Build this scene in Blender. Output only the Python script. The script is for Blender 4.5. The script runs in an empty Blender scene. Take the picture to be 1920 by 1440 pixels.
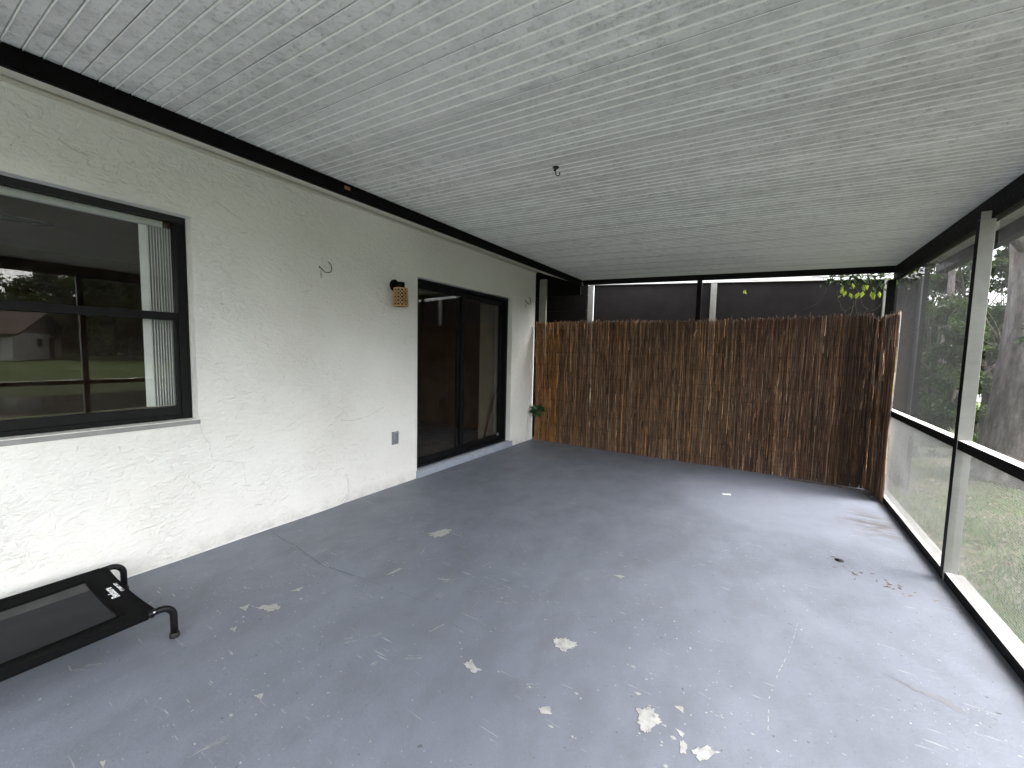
import bpy, math, random
from mathutils import Vector, Matrix, noise
random.seed(7)
R = math.radians
sc = bpy.context.scene
COL = sc.collection

# ------------------------------------------------------------------ helpers
class MB:
    """collects quads / boxes / tubes into one mesh"""
    def __init__(s): s.v=[]; s.f=[]; s.m=[]; s.sm=[]; s.c=None
    def face(s, pts, m=0, sm=False):
        i=len(s.v); s.v+= [tuple(p) for p in pts]; s.f.append(tuple(range(i,i+len(pts)))); s.m.append(m); s.sm.append(sm)
    def box(s, x0,x1,y0,y1,z0,z1, m=0, mx0=None, mz1=None, my0=None):
        i=len(s.v)
        s.v+=[(x0,y0,z0),(x1,y0,z0),(x1,y1,z0),(x0,y1,z0),(x0,y0,z1),(x1,y0,z1),(x1,y1,z1),(x0,y1,z1)]
        F=[(0,3,2,1),(4,5,6,7),(0,1,5,4),(1,2,6,5),(2,3,7,6),(3,0,4,7)]
        M=[m, m if mz1 is None else mz1, m if my0 is None else my0, m, m, m if mx0 is None else mx0]
        for f,mm in zip(F,M): s.f.append(tuple(i+a for a in f)); s.m.append(mm); s.sm.append(False)
    def obox(s, c, ax, ay, az, m=0):
        """box from centre and three half-axis vectors"""
        c=Vector(c); ax=Vector(ax); ay=Vector(ay); az=Vector(az); i=len(s.v)
        for dz in (-1,1):
            for dx,dy in ((-1,-1),(1,-1),(1,1),(-1,1)): s.v.append(tuple(c+ax*dx+ay*dy+az*dz))
        for f in [(0,3,2,1),(4,5,6,7),(0,1,5,4),(1,2,6,5),(2,3,7,6),(3,0,4,7)]:
            s.f.append(tuple(i+a for a in f)); s.m.append(m); s.sm.append(False)
    def tube(s, path, r, n=10, m=0, cap=True):
        path=[Vector(p) for p in path]; k=len(path)
        rr = r if hasattr(r,'__len__') else [r]*k
        t0=(path[1]-path[0]).normalized()
        up=Vector((0,0,1)) if abs(t0.z)<.9 else Vector((1,0,0))
        nx=(up-t0*up.dot(t0)).normalized(); rings=[]
        for j,p in enumerate(path):
            t=(path[min(j+1,k-1)]-path[max(j-1,0)])
            if t.length<1e-9: t=t0
            t=t.normalized(); nx=(nx-t*nx.dot(t)).normalized(); ny=t.cross(nx); base=len(s.v)
            for q in range(n):
                a=2*math.pi*q/n; s.v.append(tuple(p+(nx*math.cos(a)+ny*math.sin(a))*rr[j]))
            rings.append(base)
        for j in range(k-1):
            for q in range(n):
                a=rings[j]; b=rings[j+1]; q2=(q+1)%n
                s.f.append((a+q,a+q2,b+q2,b+q)); s.m.append(m); s.sm.append(True)
        if cap:
            s.f.append(tuple(rings[0]+q for q in reversed(range(n)))); s.m.append(m); s.sm.append(False)
            s.f.append(tuple(rings[-1]+q for q in range(n))); s.m.append(m); s.sm.append(False)
    def lathe(s, c, axis, prof, n=24, m=0):
        """prof = [(distance along axis, radius)]"""
        c=Vector(c); ax=Vector(axis).normalized()
        s.tube([c+ax*d for d,_ in prof],[max(r,1e-4) for _,r in prof],n,m)
    def prism(s, poly, z0, z1, m=0):
        n=len(poly); i=len(s.v)
        s.v+=[(x,y,z0) for x,y in poly]+[(x,y,z1) for x,y in poly]
        s.f.append(tuple(i+n+q for q in range(n))); s.m.append(m); s.sm.append(False)
        for q in range(n):
            q2=(q+1)%n; s.f.append((i+q,i+q2,i+n+q2,i+n+q)); s.m.append(m); s.sm.append(False)
    def weld(s,d=4):
        key={}; new=[]; mp=[]
        for p in s.v:
            k=tuple(round(c,d) for c in p)
            if k not in key: key[k]=len(new); new.append(p)
            mp.append(key[k])
        s.v=new; s.f=[tuple(mp[i] for i in f) for f in s.f]; return s
    def build(s, name, mats, parent=None, bevel=0, loc=None):
        me=bpy.data.meshes.new(name); me.from_pydata(s.v,[],s.f)
        if not isinstance(mats,(list,tuple)): mats=[mats]
        for m in mats: me.materials.append(m)
        me.polygons.foreach_set('material_index',s.m); me.polygons.foreach_set('use_smooth',s.sm)
        if s.c is not None:
            at=me.attributes.new('tint','FLOAT_COLOR','FACE')
            buf=[]
            for c in s.c: buf+=[c[0],c[1],c[2],1]
            at.data.foreach_set('color',buf)
        me.update()
        o=bpy.data.objects.new(name,me); COL.objects.link(o)
        if parent: 
            o.parent=parent; o.matrix_parent_inverse=Matrix.Translation(-parent_world(parent))
        if loc: o.location=loc
        if bevel:
            b=o.modifiers.new('bevel','BEVEL'); b.width=bevel; b.segments=2; b.limit_method='ANGLE'; b.angle_limit=R(40)
        return o
def parent_world(o):
    """world offset of o: things carry their location, parts are modelled in world space"""
    v=Vector(o.location)
    if o.parent: v+=o.matrix_parent_inverse.to_translation()+parent_world(o.parent)
    return v
def thing(name, label, cat, loc=(0,0,0), group=None):
    o=bpy.data.objects.new(name,None); o.empty_display_size=.1; COL.objects.link(o); o.location=loc
    o['label']=label; o['category']=cat
    if group: o['group']=group
    return o
def tag(o,label,cat,group=None):
    o['label']=label; o['category']=cat
    if group: o['group']=group
    return o
def kind(o,k): o['kind']=k; return o

# ------------------------------------------------------------------ materials
class NT:
    def __init__(s,name):
        s.mat=bpy.data.materials.new(name); s.mat.use_nodes=True; s.t=s.mat.node_tree; s.t.nodes.clear()
        s.out=s.n('ShaderNodeOutputMaterial'); s._co=None
    def n(s,t,**k):
        x=s.t.nodes.new(t)
        for a,b in k.items(): setattr(x,a,b)
        return x
    def l(s,a,b): s.t.links.new(a,b)
    def co(s):
        if not s._co: s._co=s.n('ShaderNodeTexCoord').outputs['Object']
        return s._co
    def mapped(s,scale,rot=(0,0,0),loc=(0,0,0)):
        m=s.n('ShaderNodeMapping'); m.inputs['Scale'].default_value=scale; m.inputs['Rotation'].default_value=rot; m.inputs['Location'].default_value=loc
        s.l(s.co(),m.inputs['Vector']); return m.outputs[0]
    def noise(s,scale,detail=4,rough=.55,vec=None,dist=0):
        x=s.n('ShaderNodeTexNoise'); x.inputs['Scale'].default_value=scale; x.inputs['Detail'].default_value=detail
        x.inputs['Roughness'].default_value=rough; x.inputs['Distortion'].default_value=dist
        s.l(vec if vec is not None else s.co(),x.inputs['Vector']); return x.outputs['Fac']
    def ramp(s,fac,stops):
        x=s.n('ShaderNodeValToRGB'); e=x.color_ramp.elements
        while len(e)<len(stops): e.new(.5)
        for i,(p,c) in enumerate(stops):
            e[i].position=p; c=(c,c,c) if not hasattr(c,'__len__') else c; e[i].color=(*c,1)
        s.l(fac,x.inputs[0]); return x.outputs[0]
    def mix(s,fac,a,b,mode='MIX'):
        x=s.n('ShaderNodeMix',data_type='RGBA',blend_type=mode)
        for sock,val in ((x.inputs[0],fac),(x.inputs[6],a),(x.inputs[7],b)):
            if hasattr(val,'links') or hasattr(val,'is_linked'): s.l(val,sock)
            elif hasattr(val,'__len__'): sock.default_value=(*val,1)
            else: sock.default_value=val
        return x.outputs[2]
    def math(s,op,a,b=0,c=0):
        x=s.n('ShaderNodeMath',operation=op)
        for i,v in enumerate((a,b,c)):
            if hasattr(v,'is_linked'): s.l(v,x.inputs[i])
            else: x.inputs[i].default_value=v
        return x.outputs[0]
    def bump(s,h,strength,dist,prev=None):
        x=s.n('ShaderNodeBump'); x.inputs['Strength'].default_value=strength; x.inputs['Distance'].default_value=dist
        s.l(h,x.inputs['Height'])
        if prev is not None: s.l(prev,x.inputs['Normal'])
        return x.outputs[0]
    def bsdf(s,col,rough=.6,metal=0,normal=None,spec=.5):
        x=s.n('ShaderNodeBsdfPrincipled')
        for sock,val in ((x.inputs['Base Color'],col),(x.inputs['Roughness'],rough),(x.inputs['Metallic'],metal),(x.inputs['Specular IOR Level'],spec)):
            if hasattr(val,'is_linked'): s.l(val,sock)
            elif hasattr(val,'__len__'): sock.default_value=(*val,1)
            else: sock.default_value=val
        if normal is not None: s.l(normal,x.inputs['Normal'])
        return x.outputs[0]
    def done(s,sh): s.l(sh,s.out.inputs['Surface']); return s.mat

def simple(name,col,rough=.6,metal=0,var=.25,scale=12,bump=0,spec=.5):
    t=NT(name); c2=tuple(min(1,v*(1-var)) for v in col); c3=tuple(min(1,v*(1+var*.5)) for v in col)
    f=t.noise(scale,6,.65); c=t.ramp(f,[(.3,c2),(.7,c3)])
    nn=t.bump(t.noise(scale*8,4),bump,.002) if bump else None
    r=t.ramp(t.noise(scale*2.3,3),[(.3,max(0,rough-.1)),(.7,min(1,rough+.1))])
    return t.done(t.bsdf(c,r,metal,nn,spec))

# stucco: knocked-down trowel texture, off-white paint with faint scuffs
def m_stucco():
    t=NT('off_white_stucco')
    base=t.ramp(t.noise(1.3,5,.6),[(.3,(.785,.77,.72)),(.7,(.86,.85,.815))])
    spots=t.ramp(t.noise(46,3,.5,t.mapped((1,1,1.6))),[(.70,0),(.76,1)])
    big=t.ramp(t.noise(2.1,3,.5),[(.45,0),(.7,1)])
    base=t.mix(t.math('MULTIPLY',t.math('MULTIPLY',spots,big),.45),base,(.36,.34,.29))
    scuff=t.ramp(t.noise(5,6,.7,t.mapped((1,1.2,1.2),loc=(3,1,5))),[(.62,0),(.8,1)])
    base=t.mix(t.math('MULTIPLY',scuff,.22),base,(.45,.43,.38))
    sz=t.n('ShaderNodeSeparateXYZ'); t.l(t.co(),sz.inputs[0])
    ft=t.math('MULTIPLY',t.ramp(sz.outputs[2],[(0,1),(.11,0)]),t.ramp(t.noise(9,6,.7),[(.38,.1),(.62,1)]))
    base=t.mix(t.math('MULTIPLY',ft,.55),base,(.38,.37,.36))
    # trowel ridges: warped, thresholded noise with plateaus
    a=t.ramp(t.noise(17,5,.6,t.mapped((1,1,1.25),rot=(.5,0,0)),dist=.9),[(.42,0),(.50,.75),(.62,1)])
    b=t.ramp(t.noise(40,4,.6,t.mapped((1,.55,1.5),rot=(.75,0,0)),dist=.5),[(.40,0),(.60,1)])
    c=t.noise(150,3,.6)
    msk=t.ramp(t.noise(1.7,4,.6,t.mapped((1,1,1),loc=(7,3,2))),[(.34,.25),(.62,1)])
    n=t.bump(t.math('MULTIPLY',a,msk),.68,.0055); n=t.bump(t.math('MULTIPLY',b,msk),.66,.004,n); n=t.bump(c,.5,.0014,n); n=t.bump(t.noise(65,4,.65),.28,.0022,n)
    return t.done(t.bsdf(base,.88,0,n,.25))
def m_floor():
    t=NT('blue_grey_painted_concrete')
    base=t.ramp(t.noise(1.1,6,.62),[(.28,(.156,.172,.210)),(.72,(.220,.240,.286))])
    base=t.mix(t.ramp(t.noise(5.5,5,.6,t.mapped((1,.6,1),rot=(0,0,.7))),[(.42,0),(.72,.5)]),base,(.115,.122,.14))
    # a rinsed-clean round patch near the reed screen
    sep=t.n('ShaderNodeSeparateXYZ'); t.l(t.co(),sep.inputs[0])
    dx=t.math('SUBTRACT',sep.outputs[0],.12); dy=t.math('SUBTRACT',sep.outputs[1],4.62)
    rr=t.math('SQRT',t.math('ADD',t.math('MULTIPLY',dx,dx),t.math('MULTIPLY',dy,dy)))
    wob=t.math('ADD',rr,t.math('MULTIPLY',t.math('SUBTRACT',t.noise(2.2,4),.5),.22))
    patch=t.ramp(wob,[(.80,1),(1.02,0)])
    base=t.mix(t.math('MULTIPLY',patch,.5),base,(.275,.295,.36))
    sx=t.math('MULTIPLY',t.math('SUBTRACT',sep.outputs[0],.80),3.6); sy=t.math('MULTIPLY',t.math('SUBTRACT',sep.outputs[1],4.38),2.3)
    sr=t.math('SQRT',t.math('ADD',t.math('MULTIPLY',sx,sx),t.math('MULTIPLY',sy,sy)))
    stm=t.math('MULTIPLY',t.ramp(sr,[(.25,1),(1.0,0)]),t.ramp(t.noise(3.4,6,.65,t.mapped((1,2.6,1),rot=(0,0,-.35),loc=(2,5,0))),[(.40,0),(.58,1)]))
    base=t.mix(t.math('MULTIPLY',stm,.85),base,(.10,.085,.075))
    ex=t.ramp(sep.outputs[0],[(.90,0),(1.0,.6)]); ex=t.math('MULTIPLY',ex,t.ramp(t.noise(6,5,.6),[(.35,.2),(.65,1)]))
    base=t.mix(ex,base,(.12,.115,.11))
    # small white scratches and flecks
    fl=t.ramp(t.noise(62,2,.5,t.mapped((1,1,1))),[(.695,0),(.725,1)])
    zone=t.ramp(t.noise(1.4,4,.6,t.mapped((1,1,1),loc=(4,7,0))),[(.42,0),(.62,1)])
    base=t.mix(t.math('MULTIPLY',fl,t.math('MULTIPLY',zone,.75)),base,(.62,.63,.64))
    for i,(rot,sx) in enumerate(((.5,.09),(2.2,.1),(1.2,.07))):
        s=t.ramp(t.noise(70,2,.5,t.mapped((sx,1,1),rot=(0,0,rot),loc=(i*3,i,0))),[(.685,0),(.72,1)])
        z=t.ramp(t.noise(2.3,3,.6,t.mapped((1,1,1),loc=(i*9,3,0))),[(.52,0),(.64,1)])
        base=t.mix(t.math('MULTIPLY',s,t.math('MULTIPLY',z,.55)),base,(.58,.58,.57))
    base=t.mix(t.math('MULTIPLY',t.ramp(t.noise(120,4,.7),[(.35,0),(.65,1)]),.22),base,(.12,.13,.16))
    dk=t.ramp(t.noise(38,2,.5,t.mapped((1,1,1),loc=(9,2,0))),[(.71,0),(.74,1)])
    base=t.mix(t.math('MULTIPLY',dk,.6),base,(.05,.05,.05))
    n=t.bump(t.noise(55,6,.68),.75,.004); n=t.bump(t.noise(7,5,.6),.25,.008,n)
    rough=t.ramp(t.noise(4,5,.6),[(.3,.46),(.7,.62)])
    return t.done(t.bsdf(base,rough,0,n,.38))
def m_ceiling(nm='mildewed_white_aluminium',paler=0,dark=0):
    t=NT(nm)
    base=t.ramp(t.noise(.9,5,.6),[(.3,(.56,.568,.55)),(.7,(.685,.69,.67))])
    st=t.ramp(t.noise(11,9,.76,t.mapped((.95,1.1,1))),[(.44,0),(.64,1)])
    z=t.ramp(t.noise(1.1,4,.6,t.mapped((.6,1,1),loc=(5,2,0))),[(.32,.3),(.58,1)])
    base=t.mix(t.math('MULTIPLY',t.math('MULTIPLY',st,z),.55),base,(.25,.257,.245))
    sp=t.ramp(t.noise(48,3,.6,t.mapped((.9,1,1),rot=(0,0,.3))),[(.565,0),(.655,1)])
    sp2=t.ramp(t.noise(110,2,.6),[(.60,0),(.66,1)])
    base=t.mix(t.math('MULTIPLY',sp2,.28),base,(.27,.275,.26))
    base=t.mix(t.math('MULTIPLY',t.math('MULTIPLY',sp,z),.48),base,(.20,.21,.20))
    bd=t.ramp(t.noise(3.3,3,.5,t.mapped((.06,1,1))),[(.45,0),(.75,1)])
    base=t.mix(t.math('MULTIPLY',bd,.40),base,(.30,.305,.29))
    if paler: base=t.mix(paler,base,(.84,.86,.83))  # bead crests: the highlight along each rib painted as a whiter colour
    if dark: base=t.mix(dark,base,(.22,.22,.205))  # grooves: shade between the ribs painted in as a darker colour
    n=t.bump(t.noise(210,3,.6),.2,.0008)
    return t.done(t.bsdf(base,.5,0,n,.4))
def m_glass():
    t=NT('window_glass')
    ge=t.n('ShaderNodeNewGeometry'); dp=t.n('ShaderNodeVectorMath',operation='DOT_PRODUCT'); t.l(ge.outputs['Incoming'],dp.inputs[0]); t.l(ge.outputs['Normal'],dp.inputs[1])
    om=t.math('SUBTRACT',1,t.math('ABSOLUTE',dp.outputs['Value'])); fres=t.math('ADD',.045,t.math('MULTIPLY',.955,t.math('POWER',om,5)))
    g=t.n('ShaderNodeBsdfGlossy'); g.inputs['Roughness'].default_value=.004; g.inputs['Color'].default_value=(1,1,1,1)
    tr=t.n('ShaderNodeBsdfTransparent'); tr.inputs['Color'].default_value=(.93,.94,.93,1)
    nn=t.bump(t.noise(1.6,2),.008,.02); t.l(nn,g.inputs['Normal'])
    m=t.n('ShaderNodeMixShader'); t.l(fres,m.inputs[0]); t.l(tr.outputs[0],m.inputs[1]); t.l(g.outputs[0],m.inputs[2])
    # a little dust
    d=t.n('ShaderNodeBsdfDiffuse'); d.inputs['Color'].default_value=(.35,.34,.32,1)
    m2=t.n('ShaderNodeMixShader'); t.l(t.math('MULTIPLY',t.ramp(t.noise(7,6,.7),[(.45,0),(.8,1)]),.03),m2.inputs[0]); t.l(m.outputs[0],m2.inputs[1]); t.l(d.outputs[0],m2.inputs[2])
    return t.done(m2.outputs[0])
def m_leaf(name,c0,c1,trans=.35,rough=.5):
    t=NT(name)
    geo=t.n('ShaderNodeNewGeometry')
    c=t.ramp(geo.outputs['Random Per Island'],[(0,c0),(.6,tuple((a+b)/2 for a,b in zip(c0,c1))),(1,c1)])
    c=t.mix(t.ramp(t.noise(.9,3),[(.35,0),(.65,.5)]),c,tuple(v*.55 for v in c0))
    b=t.bsdf(c,rough,0,None,.35)
    tl=t.n('ShaderNodeBsdfTranslucent'); t.l(t.mix(1,c,(1.0,1.25,.55),'MULTIPLY'),tl.inputs['Color'])
    m=t.n('ShaderNodeMixShader'); m.inputs[0].default_value=trans; t.l(b,m.inputs[1]); t.l(tl.outputs[0],m.inputs[2])
    return t.done(m.outputs[0])
def m_tint(name,rough=.7,bump=0.2,mul=(1,1,1)):
    t=NT(name); a=t.n('ShaderNodeAttribute',attribute_name='tint')
    c=t.mix(t.ramp(t.noise(60,4,.6,t.mapped((1,1,.12))),[(.35,0),(.7,.55)]),a.outputs['Color'],(.028,.02,.014))
    n=t.bump(t.noise(220,3,.6,t.mapped((1,1,.1))),bump,.001)
    return t.done(t.bsdf(c,rough,0,n,.35))
def m_bark():
    t=NT('grey_bark')
    v=t.mapped((1,1,.28))
    c=t.ramp(t.noise(9,8,.7,v),[(.30,(.085,.074,.068)),(.5,(.27,.245,.23)),(.70,(.52,.49,.47))])
    c=t.mix(t.ramp(t.noise(2.2,4,.6),[(.5,0),(.72,.55)]),c,(.36,.28,.27))
    c=t.mix(t.ramp(t.noise(5,5,.7),[(.62,0),(.72,.7)]),c,(.05,.043,.04))
    n=t.bump(t.noise(14,8,.72,v),.9,.05)
    return t.done(t.bsdf(c,.9,0,n,.2))
def m_lawn():
    t=NT('patchy_lawn_soil')
    g=t.ramp(t.noise(3,6,.65),[(.3,(.075,.105,.037)),(.7,(.145,.18,.08))])
    b=t.ramp(t.noise(14,6,.7),[(.3,(.11,.092,.078)),(.7,(.27,.245,.215))])
    sp_=t.n('ShaderNodeSeparateXYZ'); t.l(t.co(),sp_.inputs[0]); nr=t.math('SUBTRACT',1,t.math('MINIMUM',1,t.math('MAXIMUM',0,t.math('MULTIPLY',t.math('SUBTRACT',sp_.outputs[0],4.5),.3))))
    g=t.mix(nr,t.ramp(t.noise(1.2,6,.65),[(.3,(.05,.075,.024)),(.7,(.095,.125,.045))]),g)
    c=t.mix(t.math('MULTIPLY',t.ramp(t.noise(.8,6,.65),[(.44,0),(.58,1)]),nr),g,b)
    n=t.bump(t.noise(40,6,.7),.8,.03)
    return t.done(t.bsdf(c,.95,0,n,.1))
def m_wood(name,c0,c1,axis=(1,.06,1),rough=.75,scale=30):
    t=NT(name); c=t.ramp(t.noise(scale,7,.7,t.mapped(axis)),[(.3,c0),(.7,c1)])
    c=t.mix(t.ramp(t.noise(3,6,.75),[(.5,0),(.75,.6)]),c,tuple(v*.45 for v in c0))
    n=t.bump(t.noise(scale*2,5,.7,t.mapped(axis)),.35,.002)
    return t.done(t.bsdf(c,rough,0,n,.3))
def m_mesh_fabric():
    t=NT('black_mesh_fabric')
    tr=t.n('ShaderNodeBsdfTransparent'); b=t.bsdf(t.ramp(t.noise(9,5),[(.3,(.009,.009,.010)),(.7,(.017,.017,.018))]),.8,0,None,.15)
    w1=t.n('ShaderNodeTexWave',wave_type='BANDS',bands_direction='X'); w1.inputs['Scale'].default_value=110; t.l(t.co(),w1.inputs['Vector'])
    w2=t.n('ShaderNodeTexWave',wave_type='BANDS',bands_direction='Y'); w2.inputs['Scale'].default_value=110; t.l(t.co(),w2.inputs['Vector'])
    hole=t.ramp(t.math('MULTIPLY',w1.outputs['Fac'],w2.outputs['Fac']),[(.5,0),(.62,1)])
    m=t.n('ShaderNodeMixShader'); t.l(t.math('MULTIPLY',hole,.8),m.inputs[0]); t.l(b,m.inputs[1]); t.l(tr.outputs[0],m.inputs[2])
    return t.done(m.outputs[0])
def m_water():
    t=NT('pond_water'); n=t.bump(t.noise(.9,4,.5,t.mapped((1,.5,1))),.06,.05)
    return t.done(t.bsdf((.03,.035,.025),.05,0,n,.5))

M=dict(
 stucco=m_stucco(), floor=m_floor(), ceiling=m_ceiling(), bead=m_ceiling('lit_bead',.5), groove=m_ceiling('shaded_groove',0,.55), glass=m_glass(), bark=m_bark(), twigbark=simple('brown_grey_bark',(.10,.09,.075),.9,0,.4,20,.5,.15), lawn=m_lawn(), water=m_water(), meshfab=m_mesh_fabric(),
 black=simple('black_painted_metal',(.003,.003,.0034),.6,0,.3,30,.15,.12),
 blackwood=simple('black_painted_board',(.003,.003,.003),.75,0,.4,25,.2,.1),
 bronze=simple('dark_bronze_aluminium',(.0050,.0050,.0056),.45,0,.35,35,0,.18),
 alum=simple('weathered_pale_aluminium',(.27,.27,.25),.5,.15,.18,9,.1,.4),
 white_alum=simple('white_aluminium',(.82,.82,.80),.45,0,.12,14,.05,.4),
 grime=m_wood('weathered_white_plate',(.26,.25,.24),(.50,.49,.47),(1,.05,1),.8,26),
 soffit=simple('cream_soffit_paint',(.60,.585,.50),.7,0,.1,4,.1,.25),
 step=simple('pale_blue_grey_step_paint',(.30,.335,.40),.5,0,.12,10,.2,.4),
 chip=simple('bare_pale_concrete',(.42,.42,.41),.9,0,.38,34,.6,.15), chip2=simple('scraped_paint',(.40,.405,.385),.9,0,.3,60,.5,.15),
 crack_and_rim=simple('dark_crack_and_chip_shade',(.15,.155,.175),.9,0,.3,30,0,.1),
 hair=simple('hairline_crack',(.53,.51,.46),.9,0,.3,30,0,.1),
 smear=simple('dirty_smear',(.185,.19,.21),.6,0,.2,20,0,.3),
 white=simple('white_vinyl',(.86,.86,.84),.4,0,.08,10,0,.45),
 slat=simple('pale_vinyl_slat',(.78,.79,.78),.5,0,.1,6,0,.35),
 tan=simple('tan_vinyl_slat',(.095,.078,.055),.6,0,.2,6,0,.3),
 rubber=simple('black_rubber',(.012,.012,.013),.6,0,.2,30,.1,.35),
 tubeblk=simple('black_powder_coated_tube',(.006,.006,.0075),.42,0,.25,40,.05,.25),
 fabric=simple('black_woven_fabric',(.0058,.0058,.0062),.9,0,.3,160,.5,.06),
 print=simple('white_print',(.85,.85,.85),.7,0,.02,10,0,.2),
 rivet=simple('bright_rivet',(.75,.75,.75),.3,.8,.05,10),
 zinc=simple('grey_metal_cover',(.30,.31,.33),.45,.5,.2,30),
 rattan=simple('woven_rattan',(.58,.37,.19),.7,0,.35,60,.3,.3),
 liner=simple('shade_liner',(.03,.018,.009),.9,0,.2,20),
 room=simple('dark_room_wall',(.16,.085,.05),.85,0,.15,3),
 roomfloor=simple('dark_tile_floor',(.11,.085,.066),.4,0,.25,4),
 roomceil=simple('room_ceiling',(.34,.20,.12),.9,0,.1,3),
 darkwood=m_wood('dark_wood',(.035,.018,.012),(.09,.045,.028),(1,1,.08),.5),
 fanwood=simple('dark_fan_blade',(.025,.018,.016),.6,0,.3,20),
 reed=m_tint('brown_reed'), wire=simple('rusty_wire',(.03,.022,.018),.7,.3,.3,40),
 privacy=simple('dark_privacy_fabric',(.022,.020,.020),.9,0,.25,5,.2,.1),
 darkwall=simple('dark_stained_siding',(.005,.0045,.004),.8,0,.3,7,.2,.15),
 screenwire=simple('charcoal_screen_wire',(.035,.035,.038),.6,0,.1,5),
 petwire=simple('pale_grey_screen_wire',(.26,.26,.255),.55,0,.1,5),
 roof=simple('brown_shingles',(.10,.065,.052),.9,0,.3,20,.5,.1),
 siding=simple('white_house_wall',(.66,.64,.60),.85,0,.1,5),
 darkglass=simple('dark_window',(.03,.028,.028),.2,0,.2,5),
 leaf1=m_leaf('oak_leaf',(.020,.038,.014),(.078,.110,.043)),
 leaf2=m_leaf('shrub_leaf',(.034,.060,.022),(.115,.155,.066)),
 leaf3=m_leaf('far_tree_leaf',(.035,.05,.022),(.10,.12,.05),.25),
 vine_y=m_leaf('yellow_green_leaf',(.26,.30,.045),(.42,.45,.10),.5),
 vine_d=m_leaf('dark_vine_leaf',(.016,.03,.010),(.05,.08,.025),.3),
 plant=m_leaf('deep_green_leaf',(.010,.045,.014),(.03,.10,.03),.2,.35),
 twig=simple('brown_twig',(.10,.08,.055),.8,0,.3,30),
 dead=m_leaf('dead_leaf',(.13,.09,.06),(.36,.29,.21),.1,.8),
 blade=m_leaf('grass_blade',(.085,.13,.042),(.23,.29,.125),.3),
 brick=simple('rusty_clip',(.30,.13,.06),.7,0,.3,60),
 hook=simple('dark_iron_hook',(.03,.028,.022),.55,.5,.2,60),
 paper=simple('white_paper',(.85,.84,.80),.8,0,.05,10),
 cable=simple('white_cable',(.80,.80,.77),.5,0,.1,20),
)

# ------------------------------------------------------------------ setting: ground
WX=-3.08      # house wall face
LZ=-.12       # lawn level beside the slab
def lawn_profile(x):
    P=[(-500,LZ),(6,LZ),(8,-.4),(10,-1.4),(30,-1.4),(33,-.45),(40,-.22),(700,-.2)]
    for (a,za),(b,zb) in zip(P,P[1:]):
        if a<=x<=b: return za+(zb-za)*(x-a)/(b-a)
    return P[-1][1]
g=MB(); xs=[-500,-120,-40,-12,-3,1.02,1.6,2.2,3,4,5,6,7,8,9,10,11,29,30,31,32,33,36,40,50,80,160,700]; ys=[-600,-150,-60,-20,-6,-1,1,2,3,4,5,6,7,8,10,13,18,30,60,150,600]
for i in range(len(xs)-1):
    for j in range(len(ys)-1):
        def P(x,y):
            z=lawn_profile(x)
            if abs(x)<30 and -20<y<30: z+=.02*noise.noise((x*.9,y*.9,0))
            return (x,y,z)
        g.face([P(xs[i],ys[j]),P(xs[i+1],ys[j]),P(xs[i+1],ys[j+1]),P(xs[i],ys[j+1])],0,True)
kind(g.build('lawn',M['lawn']),'structure')
w=MB(); w.face([(8,-500,-1.28),(33,-500,-1.28),(33,500,-1.28),(8,500,-1.28)]); kind(w.build('pond_water',M['water']),'structure')

# porch slab with its painted surface, worn spots and cracks
f=MB(); f.box(WX,1.085,-3.2,5.78,-.25,0,0)
def blob(pts,z,m,jit=.12,sub=4):
    """ragged outline through pts laid on the slab"""
    out=[]; n=len(pts); cx=sum(p[0] for p in pts)/n; cy=sum(p[1] for p in pts)/n
    rad=sum(math.hypot(p[0]-cx,p[1]-cy) for p in pts)/n
    for i in range(n):
        a=pts[i]; b=pts[(i+1)%n]
        for k in range(sub):
            t=k/sub; x=a[0]+(b[0]-a[0])*t; y=a[1]+(b[1]-a[1])*t
            s=1+jit*(random.random()*2-1)
            out.append((cx+(x-cx)*s,cy+(y-cy)*s))
    i0=len(f.v); f.v.append((cx,cy,z)); f.v+=[(x,y,z) for x,y in out]
    for q in range(len(out)):
        f.f.append((i0,i0+1+q,i0+1+(q+1)%len(out))); f.m.append(m); f.sm.append(False)
def strip(pts,w,z,m,jit=.3):
    pts2=[]
    for a,b in zip(pts,pts[1:]):
        for k in range(6): 
            t=k/6; pts2.append((a[0]+(b[0]-a[0])*t+random.uniform(-1,1)*w*.8,a[1]+(b[1]-a[1])*t+random.uniform(-1,1)*w*.8))
    pts2.append(pts[-1])
    for a,b in zip(pts2,pts2[1:]):
        d=Vector((b[0]-a[0],b[1]-a[1])); 
        if d.length<1e-6: continue
        nrm=Vector((-d.y,d.x)).normalized()*w*.5*random.uniform(1-jit,1+jit)
        f.face([(a[0]-nrm.x,a[1]-nrm.y,z),(b[0]-nrm.x,b[1]-nrm.y,z),(b[0]+nrm.x,b[1]+nrm.y,z),(a[0]+nrm.x,a[1]+nrm.y,z)],m)
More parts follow.
